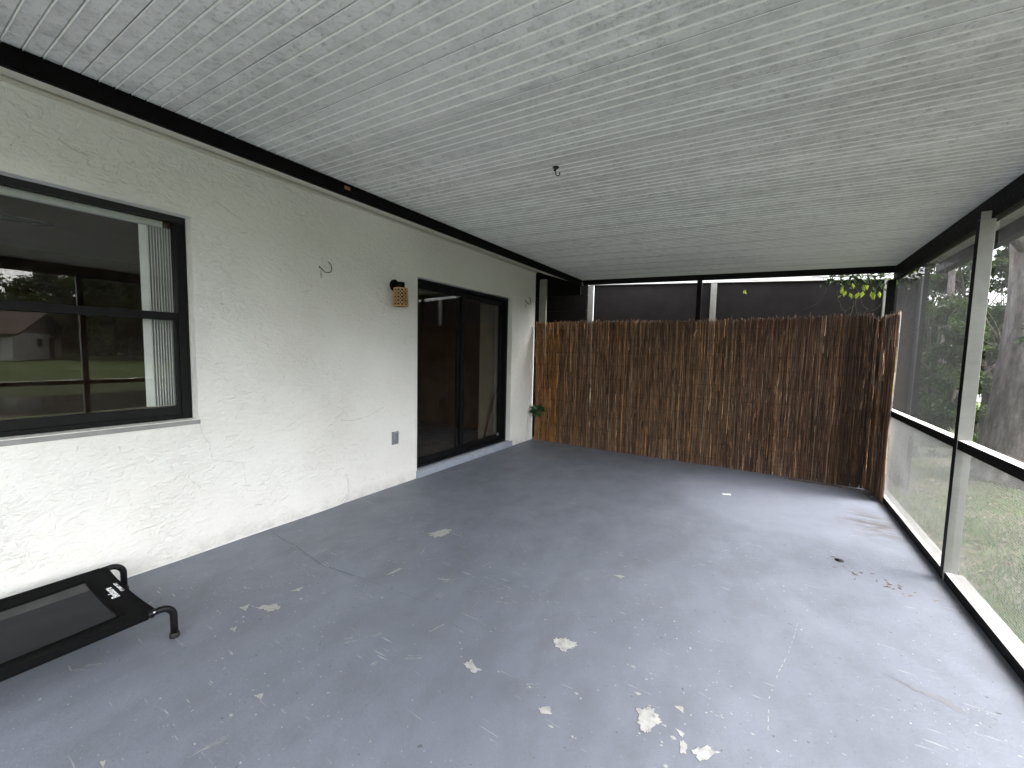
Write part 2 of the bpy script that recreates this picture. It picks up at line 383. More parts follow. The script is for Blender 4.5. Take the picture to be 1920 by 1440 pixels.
CH=[[(-.795,1.689),(-.747,1.734),(-.681,1.726),(-.686,1.689),(-.71,1.641),(-.752,1.646)],
 [(-.349,1.52),(-.304,1.556),(-.256,1.521),(-.28,1.479),(-.294,1.435),(-.334,1.462)],
 [(-.148,1.462),(-.106,1.501),(-.069,1.498),(-.103,1.442),(-.122,1.434)],
 [(-.213,1.515),(-.177,1.514),(-.181,1.487)],[(-.188,1.475),(-.162,1.476),(-.163,1.429),(-.18,1.429)],
 [(-.667,1.317),(-.636,1.346),(-.609,1.322),(-.654,1.301)],
 [(-1.043,1.336),(-1.028,1.372),(-.988,1.347),(-.957,1.354),(-.984,1.315)],
 [(-2.179,1.046),(-2.134,1.13),(-2.073,1.116),(-2.098,1.057)],[(-2.251,.997),(-2.239,1.049),(-2.2,1.004)],
 [(-2.057,2.2),(-1.993,2.335),(-1.912,2.301),(-1.977,2.17)],[(-.74,2.405),(-.70,2.43),(-.659,2.431),(-.69,2.395)],
 [(-2.112,.892),(-2.102,.922),(-2.075,.898)],[(-1.759,.356),(-1.753,.375),(-1.72,.357)],
 [(-1.875,1.637),(-1.868,1.737),(-1.85,1.73),(-1.86,1.637)],[(-2.18,1.223),(-2.165,1.293),(-2.14,1.25)],
 [(-1.62,.76),(-1.6,.79),(-1.58,.765)],[(-.235,1.61),(-.205,1.63),(-.2,1.6)]]
for k,c in enumerate(CH):
    cx=sum(p[0] for p in c)/len(c); cy=sum(p[1] for p in c)/len(c); st_=random.getstate()
    blob([(cx+(p[0]-cx)*1.07-.0015,cy+(p[1]-cy)*1.07-.001) for p in c],.0007,2,.34 if k>6 else .22,7); random.setstate(st_)  # dark rim round each chip: shadow of the lifted paint edge, painted on
    blob(c,.0012,1 if k<7 else 4,.34 if k>6 else .22,7)
for k in range(150):      # crumbs of lifted paint around the big chips
    c=random.choice(CH); x=c[0][0]+random.gauss(0,.12); y=c[0][1]+random.gauss(0,.14); r=random.uniform(.0015,.0065)*(1+random.random()**6)
    blob([(x+r,y),(x,y+r*.7),(x-r*1.4,y),(x,y-r*.6)],.0012,1,.3,2)
for k in range(120):
    x=random.uniform(-2.9,.9); y=random.uniform(.4,5.2); r=random.uniform(.0012,.0032)
    blob([(x+r,y),(x,y+r*.7),(x-r*1.6,y),(x,y-r*.6)],.0012,1 if random.random()<.6 else 2,.3,2)
for k in range(46):       # scrape marks, mostly across the middle of the slab
    x=random.gauss(-1.75,.45); y=random.gauss(1.7,.5); a=random.gauss(.9,.5); L=random.uniform(.02,.10)
    for q in range(random.choice((1,2,4))):
        x2,y2=x+random.gauss(0,.012),y+random.gauss(0,.012); strip([(x2,y2),(x2+L*math.cos(a),y2+L*math.sin(a))],random.uniform(.0008,.0024),.0012,4,.9)
strip([(-3.0,1.56),(-2.616,1.535),(-2.284,1.491),(-1.956,1.531)],.0035,.0016,2)
strip([(-1.956,1.531),(-1.482,1.568)],.0016,.0016,2)
seg=[(.075,1.691),(.078,1.859),(.113,2.046),(.152,2.205),(.184,2.376),(.207,2.538)]
for a,b in zip(seg,seg[1:]):
    for k in range(4):
        if random.random()<.25: continue
        t0=k/4; t1=t0+random.uniform(.06,.2)
        strip([(a[0]+(b[0]-a[0])*t0,a[1]+(b[1]-a[1])*t0),(a[0]+(b[0]-a[0])*t1,a[1]+(b[1]-a[1])*t1)],.0022,.0014,4,.8)
blob([(.50,2.29),(.56,2.262),(.62,2.258),(.66,2.252),(.65,2.235),(.58,2.24),(.52,2.268)],.0009,3,.06); blob([(.64,2.25),(.66,2.262),(.69,2.255),(.715,2.225),(.725,2.205),(.705,2.19),(.68,2.205)],.0011,3,.05)
fl=f.build('floor',[M['floor'],M['chip'],M['crack_and_rim'],M['smear'],M['chip2']]); kind(fl,'structure')

# ------------------------------------------------------------------ house
house=thing('house','off-white stucco house wall with black window and sliding door along the porch','house',(WX,0,0))
WIN=(-.72,1.165,.878,2.137); DOOR=(3.10,4.93,.083,2.09); YE=5.58; SOF=2.572
wm=MB()
Ys=sorted({-5.0,WIN[0],WIN[1],DOOR[0],DOOR[1],YE}); Zs=sorted({-.2,WIN[2],DOOR[2],DOOR[3],WIN[3],SOF+.05})
def inhole(y,z): return any(h[0]<y<h[1] and h[2]<z<h[3] for h in (WIN,DOOR))
for a,b in zip(Ys,Ys[1:]):
    for c,d in zip(Zs,Zs[1:]):
        if inhole((a+b)/2,(c+d)/2): continue
        wm.face([(WX,a,c),(WX,b,c),(WX,b,d),(WX,a,d)]); 
        wm.face([(WX-.2,b,c),(WX-.2,a,c),(WX-.2,a,d),(WX-.2,b,d)])
def wob(k): return .004*noise.noise((k*3.1,0,0))
for h in (WIN,DOOR):
    y0,y1,z0,z1=h
    wm.face([(WX,y1,z0),(WX-.2,y1,z0),(WX-.2,y1,z1),(WX,y1,z1)][::-1]); wm.face([(WX,y0,z0),(WX-.2,y0,z0),(WX-.2,y0,z1),(WX,y0,z1)])
    wm.face([(WX,y0,z1),(WX,y1,z1),(WX-.2,y1,z1),(WX-.2,y0,z1)][::-1])
    if h is WIN: wm.face([(WX,y0,z0),(WX,y1,z0),(WX-.2,y1,z0),(WX-.2,y0,z0)])
wm.face([(WX,YE,-.2),(WX-7,YE,-.2),(WX-7,YE,SOF+.05),(WX,YE,SOF+.05)])
# hairline cracks and scratches in the stucco (2 mm proud of the face)
def wstrip(pts,w,m):
    q=[]
    for a,b in zip(pts,pts[1:]):
        for k in range(7):
            t=k/7; q.append((a[0]+(b[0]-a[0])*t+random.uniform(-1,1)*.004,a[1]+(b[1]-a[1])*t+random.uniform(-1,1)*.004))
    q.append(pts[-1])
    for a,b in zip(q,q[1:]):
        d=Vector((b[0]-a[0],b[1]-a[1])).normalized(); n=Vector((-d.y,d.x))*w*.5*random.uniform(.5,1.3)
        wm.face([(WX+.002,a[0]-n.x,a[1]-n.y),(WX+.002,b[0]-n.x,b[1]-n.y),(WX+.002,b[0]+n.x,b[1]+n.y),(WX+.002,a[0]+n.x,a[1]+n.y)],m)
wstrip([(1.173,.876),(1.176,.785),(1.218,.708),(1.233,.598)],.0018,1); wstrip([(1.26,.60),(1.36,.62),(1.469,.624)],.001,1)
wstrip([(1.233,.598),(1.416,.539),(1.44,.331),(1.536,.304)],.0011,1)
wstrip([(2.2,.735),(2.30,.72),(2.40,.725)],.004,1); wstrip([(2.40,.722),(2.52,.745),(2.66,.80)],.003,1); wstrip([(2.24,.80),(2.27,.755)],.003,1)
wstrip([(1.29,2.28),(1.38,2.23),(1.45,2.20)],.003,1); wstrip([(.62,2.36),(.66,2.33),(.72,2.32)],.003,1)
for k in range(40):
    y=random.uniform(.5,3.05); z=random.uniform(.1,2.4)
    if WIN[0]-.03<y<WIN[1]+.03 and WIN[2]-.03<z<WIN[3]+.03: continue
    a=random.uniform(0,6.28); L=random.uniform(.015,.06); wstrip([(y,z),(y+L*math.cos(a),z+L*math.sin(a)*.6)],random.uniform(.001,.003),1)
wm.build('wall',[M['stucco'],M['hair']],house)
s=MB(); FX=-2.38; FZ0=2.330; FZ1=2.425
s.face([(WX,-5,SOF),(FX,-5,FZ0+.004),(FX,YE+.02,FZ0+.004),(WX,YE+.02,SOF)][::-1])
s.box(WX,WX+.02,-5,YE,SOF-.03,SOF-.012)
s.build('soffit',M['soffit'],house)
s=MB(); s.box(FX-.02,FX,-5,5.75,FZ0,FZ1+.12); s.box(FX,FX+.012,-5,5.75,FZ1-.022,FZ1-.002)
s.build('fascia_board',M['blackwood'],house)
s=MB(); s.face([(FX-.02,-5.2,FZ1+.13),(-8,-5.2,FZ1+2.0),(-8,5.8,FZ1+2.0),(FX-.02,5.8,FZ1+.13)]); s.face([(FX-.02,-5.2,FZ1+.09),(-8,-5.2,FZ1+1.95),(-8,5.8,FZ1+1.95),(FX-.02,5.8,FZ1+.09)][::-1])
s.face([(FX-.02,5.8,FZ1+.09),(-8,5.8,FZ1+1.95),(-8,5.8,FZ1+2.0),(FX-.02,5.8,FZ1+.13)]); s.build('roof',M['roof'],house)
s=MB(); s.box(FX+.012,FX+.016,1.735,1.775,2.365,2.385); s.build('rusty_clip',M['brick'],house)
# window
GX=-3.175
win=MB(); y0,y1,z0,z1=WIN
fw=.055
win.box(GX-.06,GX+.015,y1-fw,y1-.002,z0+.002,z1-.002); win.box(GX-.06,GX+.015,y0+.002,y0+fw,z0+.002,z1-.002)
win.box(GX-.06,GX+.014,y0+fw,y1-fw,z1-.032,z1-.002); win.box(GX-.06,GX+.016,y0+fw,y1-fw,z0+.002,z0+.028)
# the lower sash: stiles, bottom rail
win.box(GX-.02,GX+.006,y1-fw-.020,y1-fw,z0+.028,1.50); win.box(GX-.02,GX+.006,y0+fw,y0+fw+.020,z0+.028,1.50)
win.box(GX-.02,GX+.010,y0+fw+.02,y1-fw-.02,z0+.028,z0+.082)
window=win.build('window',M['bronze'],house,.002)
r=MB(); r.box(GX-.03,GX+.012,y0+fw,y1-fw,1.50,1.548); r.build('meeting_rail',M['bronze'],window,.002)
r=MB(); r.box(GX-.012,GX-.007,y0+fw+.02,y1-fw-.02,z0+.082,1.50); r.build('glass_pane',M['glass'],window)
r=MB(); r.box(GX-.042,GX-.037,y0+fw,y1-fw,1.548,z1-.032); r.build('glass_pane',M['glass'],window)
# rough caulk line and sill
r=MB(); n=60
for i in range(n):
    a=y0+(y1-.012-y0)*i/n; b=y0+(y1-.012-y0)*(i+1)/n
    h0=.012+.010*noise.noise((a*9,1,0)); h1=.012+.010*noise.noise((b*9,1,0)); X0=GX+.022
    r.face([(X0,a,z1-.001),(X0,b,z1-.001),(X0,b,z1-.03-h1),(X0,a,z1-.03-h0)][::-1])
r.build('caulk_line',M['rubber'],window)
r=MB(); r.box(GX+.017,WX+.005,y0-.01,y1+.010,z0-.030,z0-.004); r.build('window_sill',simple('grey_sill_paint',(.30,.30,.29),.8,0,.25,9,.3,.2),window,.003)
# sliding door
DX=-3.17; y0,y1,z0,z1=DOOR
d=MB(); d.box(DX-.10,DX+.02,y1-.034,y1-.002,z0,z1-.002); d.box(DX-.10,DX+.02,y0+.002,y0+.034,z0,z1-.002); d.box(DX-.10,DX+.02,y0+.034,y1-.034,z1-.04,z1-.002)
door=d.build('sliding_door',M['bronze'],house,.002)
d=MB(); d.box(DX-.10,DX+.03,y0+.034,y1-.034,z0+.001,z0+.026); d.box(DX-.03,DX-.02,y0+.034,y1-.034,z0+.026,z0+.04); d.build('threshold',M['bronze'],door)
def leaf(ya,yb,x,sw):
    l=MB(); l.box(x-.02,x+.02,ya,ya+sw,z0+.03,z1-.042); l.box(x-.02,x+.02,yb-sw,yb,z0+.03,z1-.042)
    l.box(x-.019,x+.019,ya+sw,yb-sw,z0+.03,z0+.095); l.box(x-.019,x+.019,ya+sw,yb-sw,z1-.10,z1-.042)
    l.build('door_panel',M['bronze'],door,.002)
    l=MB(); l.box(x-.003,x+.003,ya+sw,yb-sw,z0+.095,z1-.10); l.build('glass_pane',M['glass'],door)
leaf(y0+.036,3.965,DX-.005,.055); leaf(3.90,y1-.036,DX-.055,.055)
l=MB(); l.box(DX-.034,DX-.02,4.775,4.80,.17,.205); l.build('latch',M['zinc'],door,.001)
s=MB(); s.box(WX-.2,WX+.02,DOOR[0]-.01,DOOR[1]+.045,.001,DOOR[2]-.003); s.build('door_step',M['step'],house,.006)
# room behind the glass
s=MB(); a=WX-.21; s.face([(-7.6,-3,.05),(-7.6,5.5,.05),(-7.6,5.5,2.46),(-7.6,-3,2.46)][::-1]); s.face([(a,5.5,.05),(-7.6,5.5,.05),(-7.6,5.5,2.46),(a,5.5,2.46)][::-1]); s.face([(a,-3,.05),(-7.6,-3,.05),(-7.6,-3,2.46),(a,-3,2.46)])
s.box(-5.4,-5.3,1.9,2.0,.06,2.45)
s.build('room_wall',M['room'],house)
s=MB(); s.face([(a,-3,.06),(a,5.5,.06),(-7.6,5.5,.06),(-7.6,-3,.06)]); s.build('room_floor',M['roomfloor'],house)
s=MB(); s.face([(a,-3,2.455),(a,5.5,2.455),(-7.6,5.5,2.455),(-7.6,-3,2.455)][::-1]); s.build('room_ceiling',M['roomceil'],house)

# vertical blinds behind the window (stacked open) and behind the door
vb=thing('vertical_blind','white vertical blind stacked open behind the black window','blind',(-3.27,1.0,2.1))
h=MB(); h.box(-3.295,-3.243,-.68,1.075,2.074,2.116); h.box(-3.242,-3.236,-.68,1.075,2.070,2.079); h.box(-3.242,-3.237,-.68,1.075,2.090,2.105); h.build('headrail',M['white'],vb,.003)
for k in range(10):
    yy=.985+k*.0138; ang=.06*math.sin(k*2.1)
    sl=MB()
    if k==0: sl.obox((-3.262,.985,1.515),(.012,.018,0),(-.0006,.0006,0),(0,0,.555))
    else:
        sl.obox((-3.279,yy,1.515),(.040,ang*.03,0),(-ang*.0004,.0007,0),(0,0,.555)); sl.obox((-3.2385,yy,1.515),(.0012,0,0),(0,.0020,0),(0,0,.554))
    sl.build('slat',M['slat'],vb)
vb=thing('vertical_blind','tan vertical blind hanging behind the right door glass','blind',(-3.32,4.5,2.0))
h=MB(); h.box(-3.34,-3.30,3.2,4.88,2.0,2.04); h.build('headrail',M['tan'],vb,.003)
for k in range(6):
    sl=MB(); yy=4.56+k*.075; sl.obox((-3.32,yy,1.06),(.014,.040,0),(-.0008,.0004,0),(0,0,.93)); sl.build('slat',M['tan'],vb)
s=MB(); s.tube([(-3.27,4.55,.13),(-3.27,4.90,.88)],.015,8); tag(s.build('security_bar',M['darkwood']),'dark wooden bar leaning diagonally behind the right door glass','bar')
# indoor ceiling fan seen through the window
fan=thing('ceiling_fan','dark leaf-bladed ceiling fan seen through the window glass','fan',(-4.62,.14,2.25))
h=MB(); h.lathe((-4.62,.14,2.44),(0,0,-1),[(0,.06),(.03,.06),(.05,.015),(.12,.015),(.13,.09),(.22,.10),(.26,.05),(.27,0)],20); h.build('motor',M['fanwood'],fan)
for k,a0 in enumerate((R(85),R(62+100),R(240),R(300),R(20))):
    b=MB(); ca,sa=math.cos(a0),math.sin(a0); P=[]
    for i in range(13):
        t=i/12; rr=.10+.62*t; ww=.02+.09*math.sin(math.pi*min(1,t*.93+.05))**.8
        P.append((rr,ww))
    up=[(-4.62+ca*r_-sa*w_,.14+sa*r_+ca*w_) for r_,w_ in P]; dn=[(-4.62+ca*r_+sa*w_,.14+sa*r_-ca*w_) for r_,w_ in P]
    b.prism(up[::-1]+dn,2.205,2.213); b.build('blade',M['fanwood'],fan)

# ------------------------------------------------------------------ porch frame, roof and screens
porch=thing('screen_porch','black framed screen porch with ribbed white aluminium roof and mesh sides','porch',(-.7,1.3,0))
def cz(x): return 2.405-.028*(x-FX)
c=MB(); X0,X1=FX+.001,1.345; Y0,Y1=-1.05,5.69
def cs(y,dz): return [(X0,y,cz(X0)+dz),(X1,y,cz(X1)+dz)]
prof=[]; k=math.floor((Y0-.545)/.3025)
y=.545+k*.3025
rib=.3025/6
ycur=Y0; idx=0
prof.append((Y0,0,0))
kk=k*6
while True:
    yc=.545+kk*rib
    if yc>Y1-.01: break
    if yc>Y0+.01:
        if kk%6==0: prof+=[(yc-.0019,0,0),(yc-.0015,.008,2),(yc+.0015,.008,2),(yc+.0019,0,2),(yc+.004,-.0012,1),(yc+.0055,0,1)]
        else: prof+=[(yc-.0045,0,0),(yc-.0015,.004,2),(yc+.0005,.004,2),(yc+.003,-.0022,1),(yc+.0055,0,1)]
    kk+=1
prof.append((Y1,0,0))
pv=[]
for (ya,da,_),(yb,db,mi) in zip(prof,prof[1:]):
    a=cs(ya,da); b=cs(yb,db); c.face([a[0],b[0],b[1],a[1]],mi)
T=.09
c.face([(X0,Y0,cz(X0)+T),(X1,Y0,cz(X1)+T),(X1,Y1,cz(X1)+T),(X0,Y1,cz(X0)+T)])
c.face([(X0,Y1,cz(X0)),(X0,Y1,cz(X0)+T),(X1,Y1,cz(X1)+T),(X1,Y1,cz(X1))]); c.face([(X0,Y0,cz(X0)),(X1,Y0,cz(X1)),(X1,Y0,cz(X1)+T),(X0,Y0,cz(X0)+T)])
c.face([(X1,Y0,cz(X1)),(X1,Y1,cz(X1)),(X1,Y1,cz(X1)+T),(X1,Y0,cz(X1)+T)])
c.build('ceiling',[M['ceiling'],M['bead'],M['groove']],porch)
b=MB(); b.box(1.032,1.085,-1.05,5.74,2.172,cz(1.06)-.003); b.build('eave_beam',M['black'],porch,.002)
b=MB(); b.box(X1-.005,X1+.075,-1.1,5.74,2.212,cz(X1)+.10); b.build('gutter',M['bronze'],porch,.004)
b=MB()
for (xa,xb) in ((FX+.02,-.83),(-.83,.1),(.1,1.03)):
    za,zb=cz(xa),cz(xb); i=len(b.v)
    b.v+=[(xa,5.69,za-.064),(xb,5.69,zb-.064),(xb,5.74,zb-.064),(xa,5.74,za-.064),(xa,5.69,za+.03),(xb,5.69,zb+.03),(xb,5.74,zb+.03),(xa,5.74,za+.03)]
    for q in [(0,3,2,1),(4,5,6,7),(0,1,5,4),(1,2,6,5),(2,3,7,6),(3,0,4,7)]: b.f.append(tuple(i+a for a in q)); b.m.append(0); b.sm.append(False)
b.build('end_header',M['black'],porch)
b=MB(); b.box(WX-.1,FX-.022,5.705,5.73,2.20,2.66); b.build('end_board',M['blackwood'],porch)
POSTS=[-1.05,1.56,3.50]
for yp in POSTS:
    b=MB(); b.box(.985,1.05,yp,yp+.055,.002,2.170,0,mx0=1)
    b.box(.985,1.030,yp+.002,yp+.053,2.171,2.215,0,mx0=1)
    b.build('post',[M['alum'],M['black']],porch,.003)
b=MB(); b.box(.985,1.05,5.685,5.74,.002,2.17,1); b.build('post',[M['alum'],M['black']],porch,.003)
b=MB(); b.box(-.83,-.775,5.692,5.74,.002,cz(-.8)-.066,0); b.build('post',M['black'],porch,.003)
b=MB(); b.box(-3.055,-2.94,5.66,5.70,.002,2.46,0); b.build('post',M['alum'],porch,.003)
ends=POSTS+[5.685]
for i in range(3):
    ya=ends[i]+.057; yb=ends[i+1]-.002
    b=MB(); b.box(.988,1.046,ya,yb,.824,.880,1,mz1=0); b.build('chair_rail',[M['white_alum'],M['black']],porch,.002)
    b=MB(); b.box(.990,1.074,ya,yb,.002,.058,1,mz1=0); b.build('base_plate',[M['grime'],M['black']],porch,.003)
b=MB(); b.box(-2.93,.98,5.70,5.735,.002,.05,0); b.build('base_plate',M['black'],porch,.002)
b=MB(); b.box(-2.93,-.84,5.70,5.735,.85,.90,0); b.box(-.77,.98,5.70,5.735,.85,.90,0); b.build('chair_rail',M['black'],porch,.002)
# real woven wires: vertical and horizontal strands
def screen(name,x,ya,yb,za,zb,pitch,wr,mat,swell=0):
    s=MB(); h=wr/2
    def sw(y,z): return x+swell*noise.noise((y*2.2,z*3.1,x))*(min(1,(y-ya)*5,(yb-y)*5,(z-za)*6,(zb-z)*6) if swell else 0)
    ny=int((yb-ya)/pitch); nz=int((zb-za)/pitch); segs=8 if swell else 1
    for i in range(1,ny):
        y=ya+i*pitch
        for q in range(segs):
            z0_=za+(zb-za)*q/segs; z1_=za+(zb-za)*(q+1)/segs; xa_=sw(y,z0_); xb_=sw(y,z1_); n0=len(s.v)
            s.v+=[(xa_-h,y,z0_),(xa_,y-h,z0_),(xa_+h,y,z0_),(xa_,y+h,z0_),(xb_-h,y,z1_),(xb_,y-h,z1_),(xb_+h,y,z1_),(xb_,y+h,z1_)]
            for a in range(4): b2=(a+1)%4; s.f.append((n0+a,n0+b2,n0+4+b2,n0+4+a)); s.m.append(0); s.sm.append(False)
    segs=10 if swell else 1
    for i in range(1,nz):
        z=za+i*pitch
        for q in range(segs):
            y0_=ya+(yb-ya)*q/segs; y1_=ya+(yb-ya)*(q+1)/segs; xa_=sw(y0_,z)+wr; xb_=sw(y1_,z)+wr; n0=len(s.v)
            s.v+=[(xa_-h,y0_,z),(xa_,y0_,z-h),(xa_+h,y0_,z),(xa_,y0_,z+h),(xb_-h,y1_,z),(xb_,y1_,z-h),(xb_+h,y1_,z),(xb_,y1_,z+h)]
            for a in range(4): b2=(a+1)%4; s.f.append((n0+a,n0+b2,n0+4+b2,n0+4+a)); s.m.append(0); s.sm.append(False)
    return s.build(name,mat,porch)
for i in range(3):
    ya=ends[i]+.057; yb=ends[i+1]-.002
    screen('upper_screen',1.062,ya,yb,.882,2.170,.003,.00036,M['screenwire'])
    screen('lower_screen',1.015,ya,yb,.060,.822,.0125,.0021,M['petwire'],.012 if i>=1 else 0)
# ------------------------------------------------------------------ reed screen
reed=thing('reed_fence','brown split reed fence rolled across the porch end and turned at the corner','fence',(-1.0,5.55,0))
rm=MB(); rm.c=[]
path=[]
def fence_pt(s):
    """s: metres along the roll; returns x, y"""
    L=3.95
    if s<L: return (-3.03+s, 5.565+.018*noise.noise((s*1.3,0,0))-.02*max(0,s-3.2)**2)
    t=s-L; a=min(1,t/.10)
    return (.92+.055*math.sin(a*1.4)+max(0,t-.1)*.04, 5.548-.02-.04*a-max(0,t-.05)*.96)
SL=4.40
for layer,(n,off) in enumerate(((1650,0),(1150,.007))):
    for i in range(n):
        s_=(i+random.uniform(-.4,.4))*SL/n; s_=max(0,min(SL,s_))
        x,yb=fence_pt(s_); x2,y2=fence_pt(min(SL,s_+.01)); tx,ty=x2-x,y2-yb; tl=math.hypot(tx,ty) or 1; nxn,nyn=ty/tl,-tx/tl
        if layer==1 : x-=nxn*off; yb-=nyn*off
        top=1.785+.012*math.sin(s_*2.1)+random.gauss(0,.013)+(random.random()<.08)*random.uniform(0,.035)
        if s_>3.9: top-=.02
        bot=.001+(random.random()**3*.016 if layer else 0)
        lean=random.gauss(0,.016); bow=random.gauss(0,.005); rr=random.uniform(.0016,.0031)
        # colour: golden near the house, brown in the middle, red-brown to the right, some bleached
        u=s_/SL; br=random.lognormvariate(0,.25)
        if u<.085 or random.random()<.05: col=(.30,.145,.045)
        elif u<.16: col=(.22,.12,.052) if random.random()<.5 else (.165,.105,.066)
        elif u<.62: col=(.185,.113,.066)
        else: col=(.160,.095,.064)
        if random.random()<.13: col=(.30,.235,.175)
        if random.random()<.18: col=(.055,.036,.026)
        if .845<u<.905: col=tuple(v*.55 for v in col)
        if u>.985: col=tuple(min(.6,v*2.8+.05) for v in col)
        col=tuple(min(.6,v*br*q_) for v,q_ in zip(col,(.66,.60,.54) if layer==0 else (2.05,1.80,1.56)))
        # a reed is two or three overlapping stalk pieces
        cuts=[bot]+sorted(random.uniform(.1,1.65) for _ in range(random.choice((2,3,4,5))))+[top]
        for a,b_ in zip(cuts,cuts[1:]):
            ns=max(1,int((b_-a)/.3)); base=[]
            dxo=random.gauss(0,.0045); dno=random.uniform(0,.008); kf=min(2.6,random.lognormvariate(.25,.60)); cc=tuple(v*kf for v in col)
            for q in range(ns+1):
                z=a+(b_-a)*q/ns; t=z/1.8
                sh=lean*(t-.5)+bow*math.sin(t*3.1)+dxo
                push=.012*math.sin(t*3.14)*(1 if s_>3.9 else .4)*noise.noise((s_*3,t*2,4))+dno
                cx,cy=x+tx/tl*sh+nxn*push, yb+ty/tl*sh+nyn*push
                r_=rr*(1-.25*t)
                b0=len(rm.v); base.append(b0)
                rm.v+=[(cx+tx/tl*r_,cy+ty/tl*r_,z),(cx+nxn*r_,cy+nyn*r_,z),(cx-tx/tl*r_,cy-ty/tl*r_,z),(cx-nxn*r_,cy-nyn*r_,z)]
            for q in range(ns):
                for e in range(4):
                    e2=(e+1)%4; rm.f.append((base[q]+e,base[q]+e2,base[q+1]+e2,base[q+1]+e)); rm.m.append(0); rm.sm.append(True); rm.c.append(cc)
            rm.f.append(tuple(base[-1]+e for e in range(4))); rm.m.append(0); rm.sm.append(False); rm.c.append(cc)
rm.build('reeds',M['reed'],reed)
wr=MB()
for zz in (.12,.30,.48,.66,.84,1.02,1.20,1.38,1.56,1.70):
    pts=[]
    for i in range(90):
        s_=SL*i/89; x,y=fence_pt(s_); x2,y2=fence_pt(min(SL,s_+.01)); tx,ty=x2-x,y2-y; tl=math.hypot(tx,ty) or 1
        pts.append((x+ty/tl*.010,y-tx/tl*.010,zz+.012*noise.noise((s_*1.7,zz*5,0))-.02*u))
    wr.tube(pts,.0013,4)
wr.build('binding_wire',M['wire'],reed)

# ------------------------------------------------------------------ neighbour enclosure beyond the porch end
ne=thing('neighbour_enclosure','pale metal framed enclosure with dark privacy fabric beyond the reed fence','enclosure',(-.6,6.4,LZ))
def nz(x): return 2.312-.046*(x-.15)
b=MB(); i0=len(b.v)
for dz in (0,.12):
    for x,y in ((-2.52,6.30),(1.385,6.30),(1.385,6.36),(-2.52,6.36)): b.v.append((x,y,nz(x)+dz))
for q in [(0,3,2,1),(4,5,6,7),(0,1,5,4),(1,2,6,5),(2,3,7,6),(3,0,4,7)]: b.f.append(q); b.m.append(0); b.sm.append(False)
b.build('top_beam',M['white_alum'],ne,.003)
for xa,xb in ((-2.522,-2.442),(-.741,-.667),(1.062,1.094)):
    b=MB(); b.box(xa,xb,6.303,6.345,LZ,nz(xb)-.002); b.build('post',M['alum'],ne,.003)
b=MB(); b.box(1.386,1.43,6.30,6.36,LZ,2.293); b.build('corner_post',M['bronze'],ne,.003)
b=MB(); b.face([(-2.44,6.353,LZ),(1.36,6.353,LZ),(1.36,6.353,nz(1.36)+.02),(-2.44,6.353,nz(-2.44)+.02)]); pp=b.build('privacy_panel',M['privacy'],ne); pp.modifiers.new('s','SOLIDIFY').thickness=.004
b=MB(); b.box(1.40,1.404,6.36,9.2,LZ,2.293); b.build('privacy_panel',M['privacy'],ne)
b=MB(); b.box(1.235,1.265,6.33,6.35,LZ,nz(1.265)-.002); b.build('post',M['bronze'],ne,.002)
b=MB(); b.box(1.375,1.42,6.36,9.2,2.295,2.37); b.build('side_beam',M['bronze'],ne)
b=MB()
for k in range(11): b.box(-6.0,-2.53,6.28+(.006 if k%2 else 0),6.33,LZ+.24*k,LZ+.24*(k+1)-.004)
b.box(-6.0,-2.53,5.6,6.27,2.52,2.6)
dw=b.build('side_wall',M['darkwall'],ne)
# ------------------------------------------------------------------ elevated dog bed
bed=thing('dog_bed','black elevated mesh dog bed on curved tube legs by the wall','dog bed',(-2.6,0,0))
BX0,BX1,BY0,BY1,BZ=-2.915,-2.262,-.48,.665,.158
def legpath(x,end):
    sgn=1 if end else -1; ye=BY1 if end else BY0; P=[(x,ye-sgn*.17,BZ-.004),(x,ye-sgn*.03,BZ-.002)]
    for i in range(9):
        a=math.pi/2*i/8; P.append((x,ye+sgn*(.012+.052*math.sin(a)),BZ-.052+.052*math.cos(a)))
    P.append((x,ye+sgn*.064,.012)); return P
for x in (BX0,BX1):
    b=MB(); b.tube([(x,BY0+.17,BZ-.004),(x,BY1-.17,BZ-.004)],.0125,12); b.build('side_rail',M['tubeblk'],bed)
    for end in (0,1):
        b=MB(); b.tube(legpath(x,end),.0145,14); lg=b.build('leg',M['tubeblk'],bed)
        yy=(BY1+.064) if end else (BY0-.064)
        b=MB(); b.lathe((x,yy,.001),(0,0,1),[(0,.018),(.004,.0195),(.022,.0185),(.024,.015)],16); b.build('rubber_foot',M['rubber'],lg)
        b=MB(); b.lathe((x+.010,(BY1-.008) if end else BY0+.008,BZ+.004),(.8,0,.6),[(0,.0052),(.005,.004),(.006,0)],10); b.build('rivet',M['rivet'],lg)
for ye in (BY0+.012,BY1-.012):
    b=MB(); b.tube([(BX0,ye,BZ-.012),(BX1,ye,BZ-.012)],.0115,12); b.build('end_rail',M['tubeblk'],bed)
def sag(x,y):
    u=(x-BX0)/(BX1-BX0); v=(y-BY0)/(BY1-BY0); return BZ+.013-.020*(max(0,math.sin(math.pi*u))*max(0,math.sin(math.pi*v)))**.6
cloth=MB(); ins=MB(); NX,NY=26,40; IX0,IX1,IY0,IY1=BX0+.105,BX1-.072,BY0+.10,BY1-.105
gx=sorted([BX0+(BX1-BX0)*i/NX for i in range(NX+1)]+[IX0,IX1]); gy=sorted([BY0+(BY1-BY0)*i/NY for i in range(NY+1)]+[IY0,IY1])
def conc(x,y):   # fabric edge pulled in between the corners
    u=(x-BX0)/(BX1-BX0)*2-1; v=(y-BY0)/(BY1-BY0)*2-1
    return (x,y-v*.012*(1-u*u)*abs(v)**3,sag(x,y))
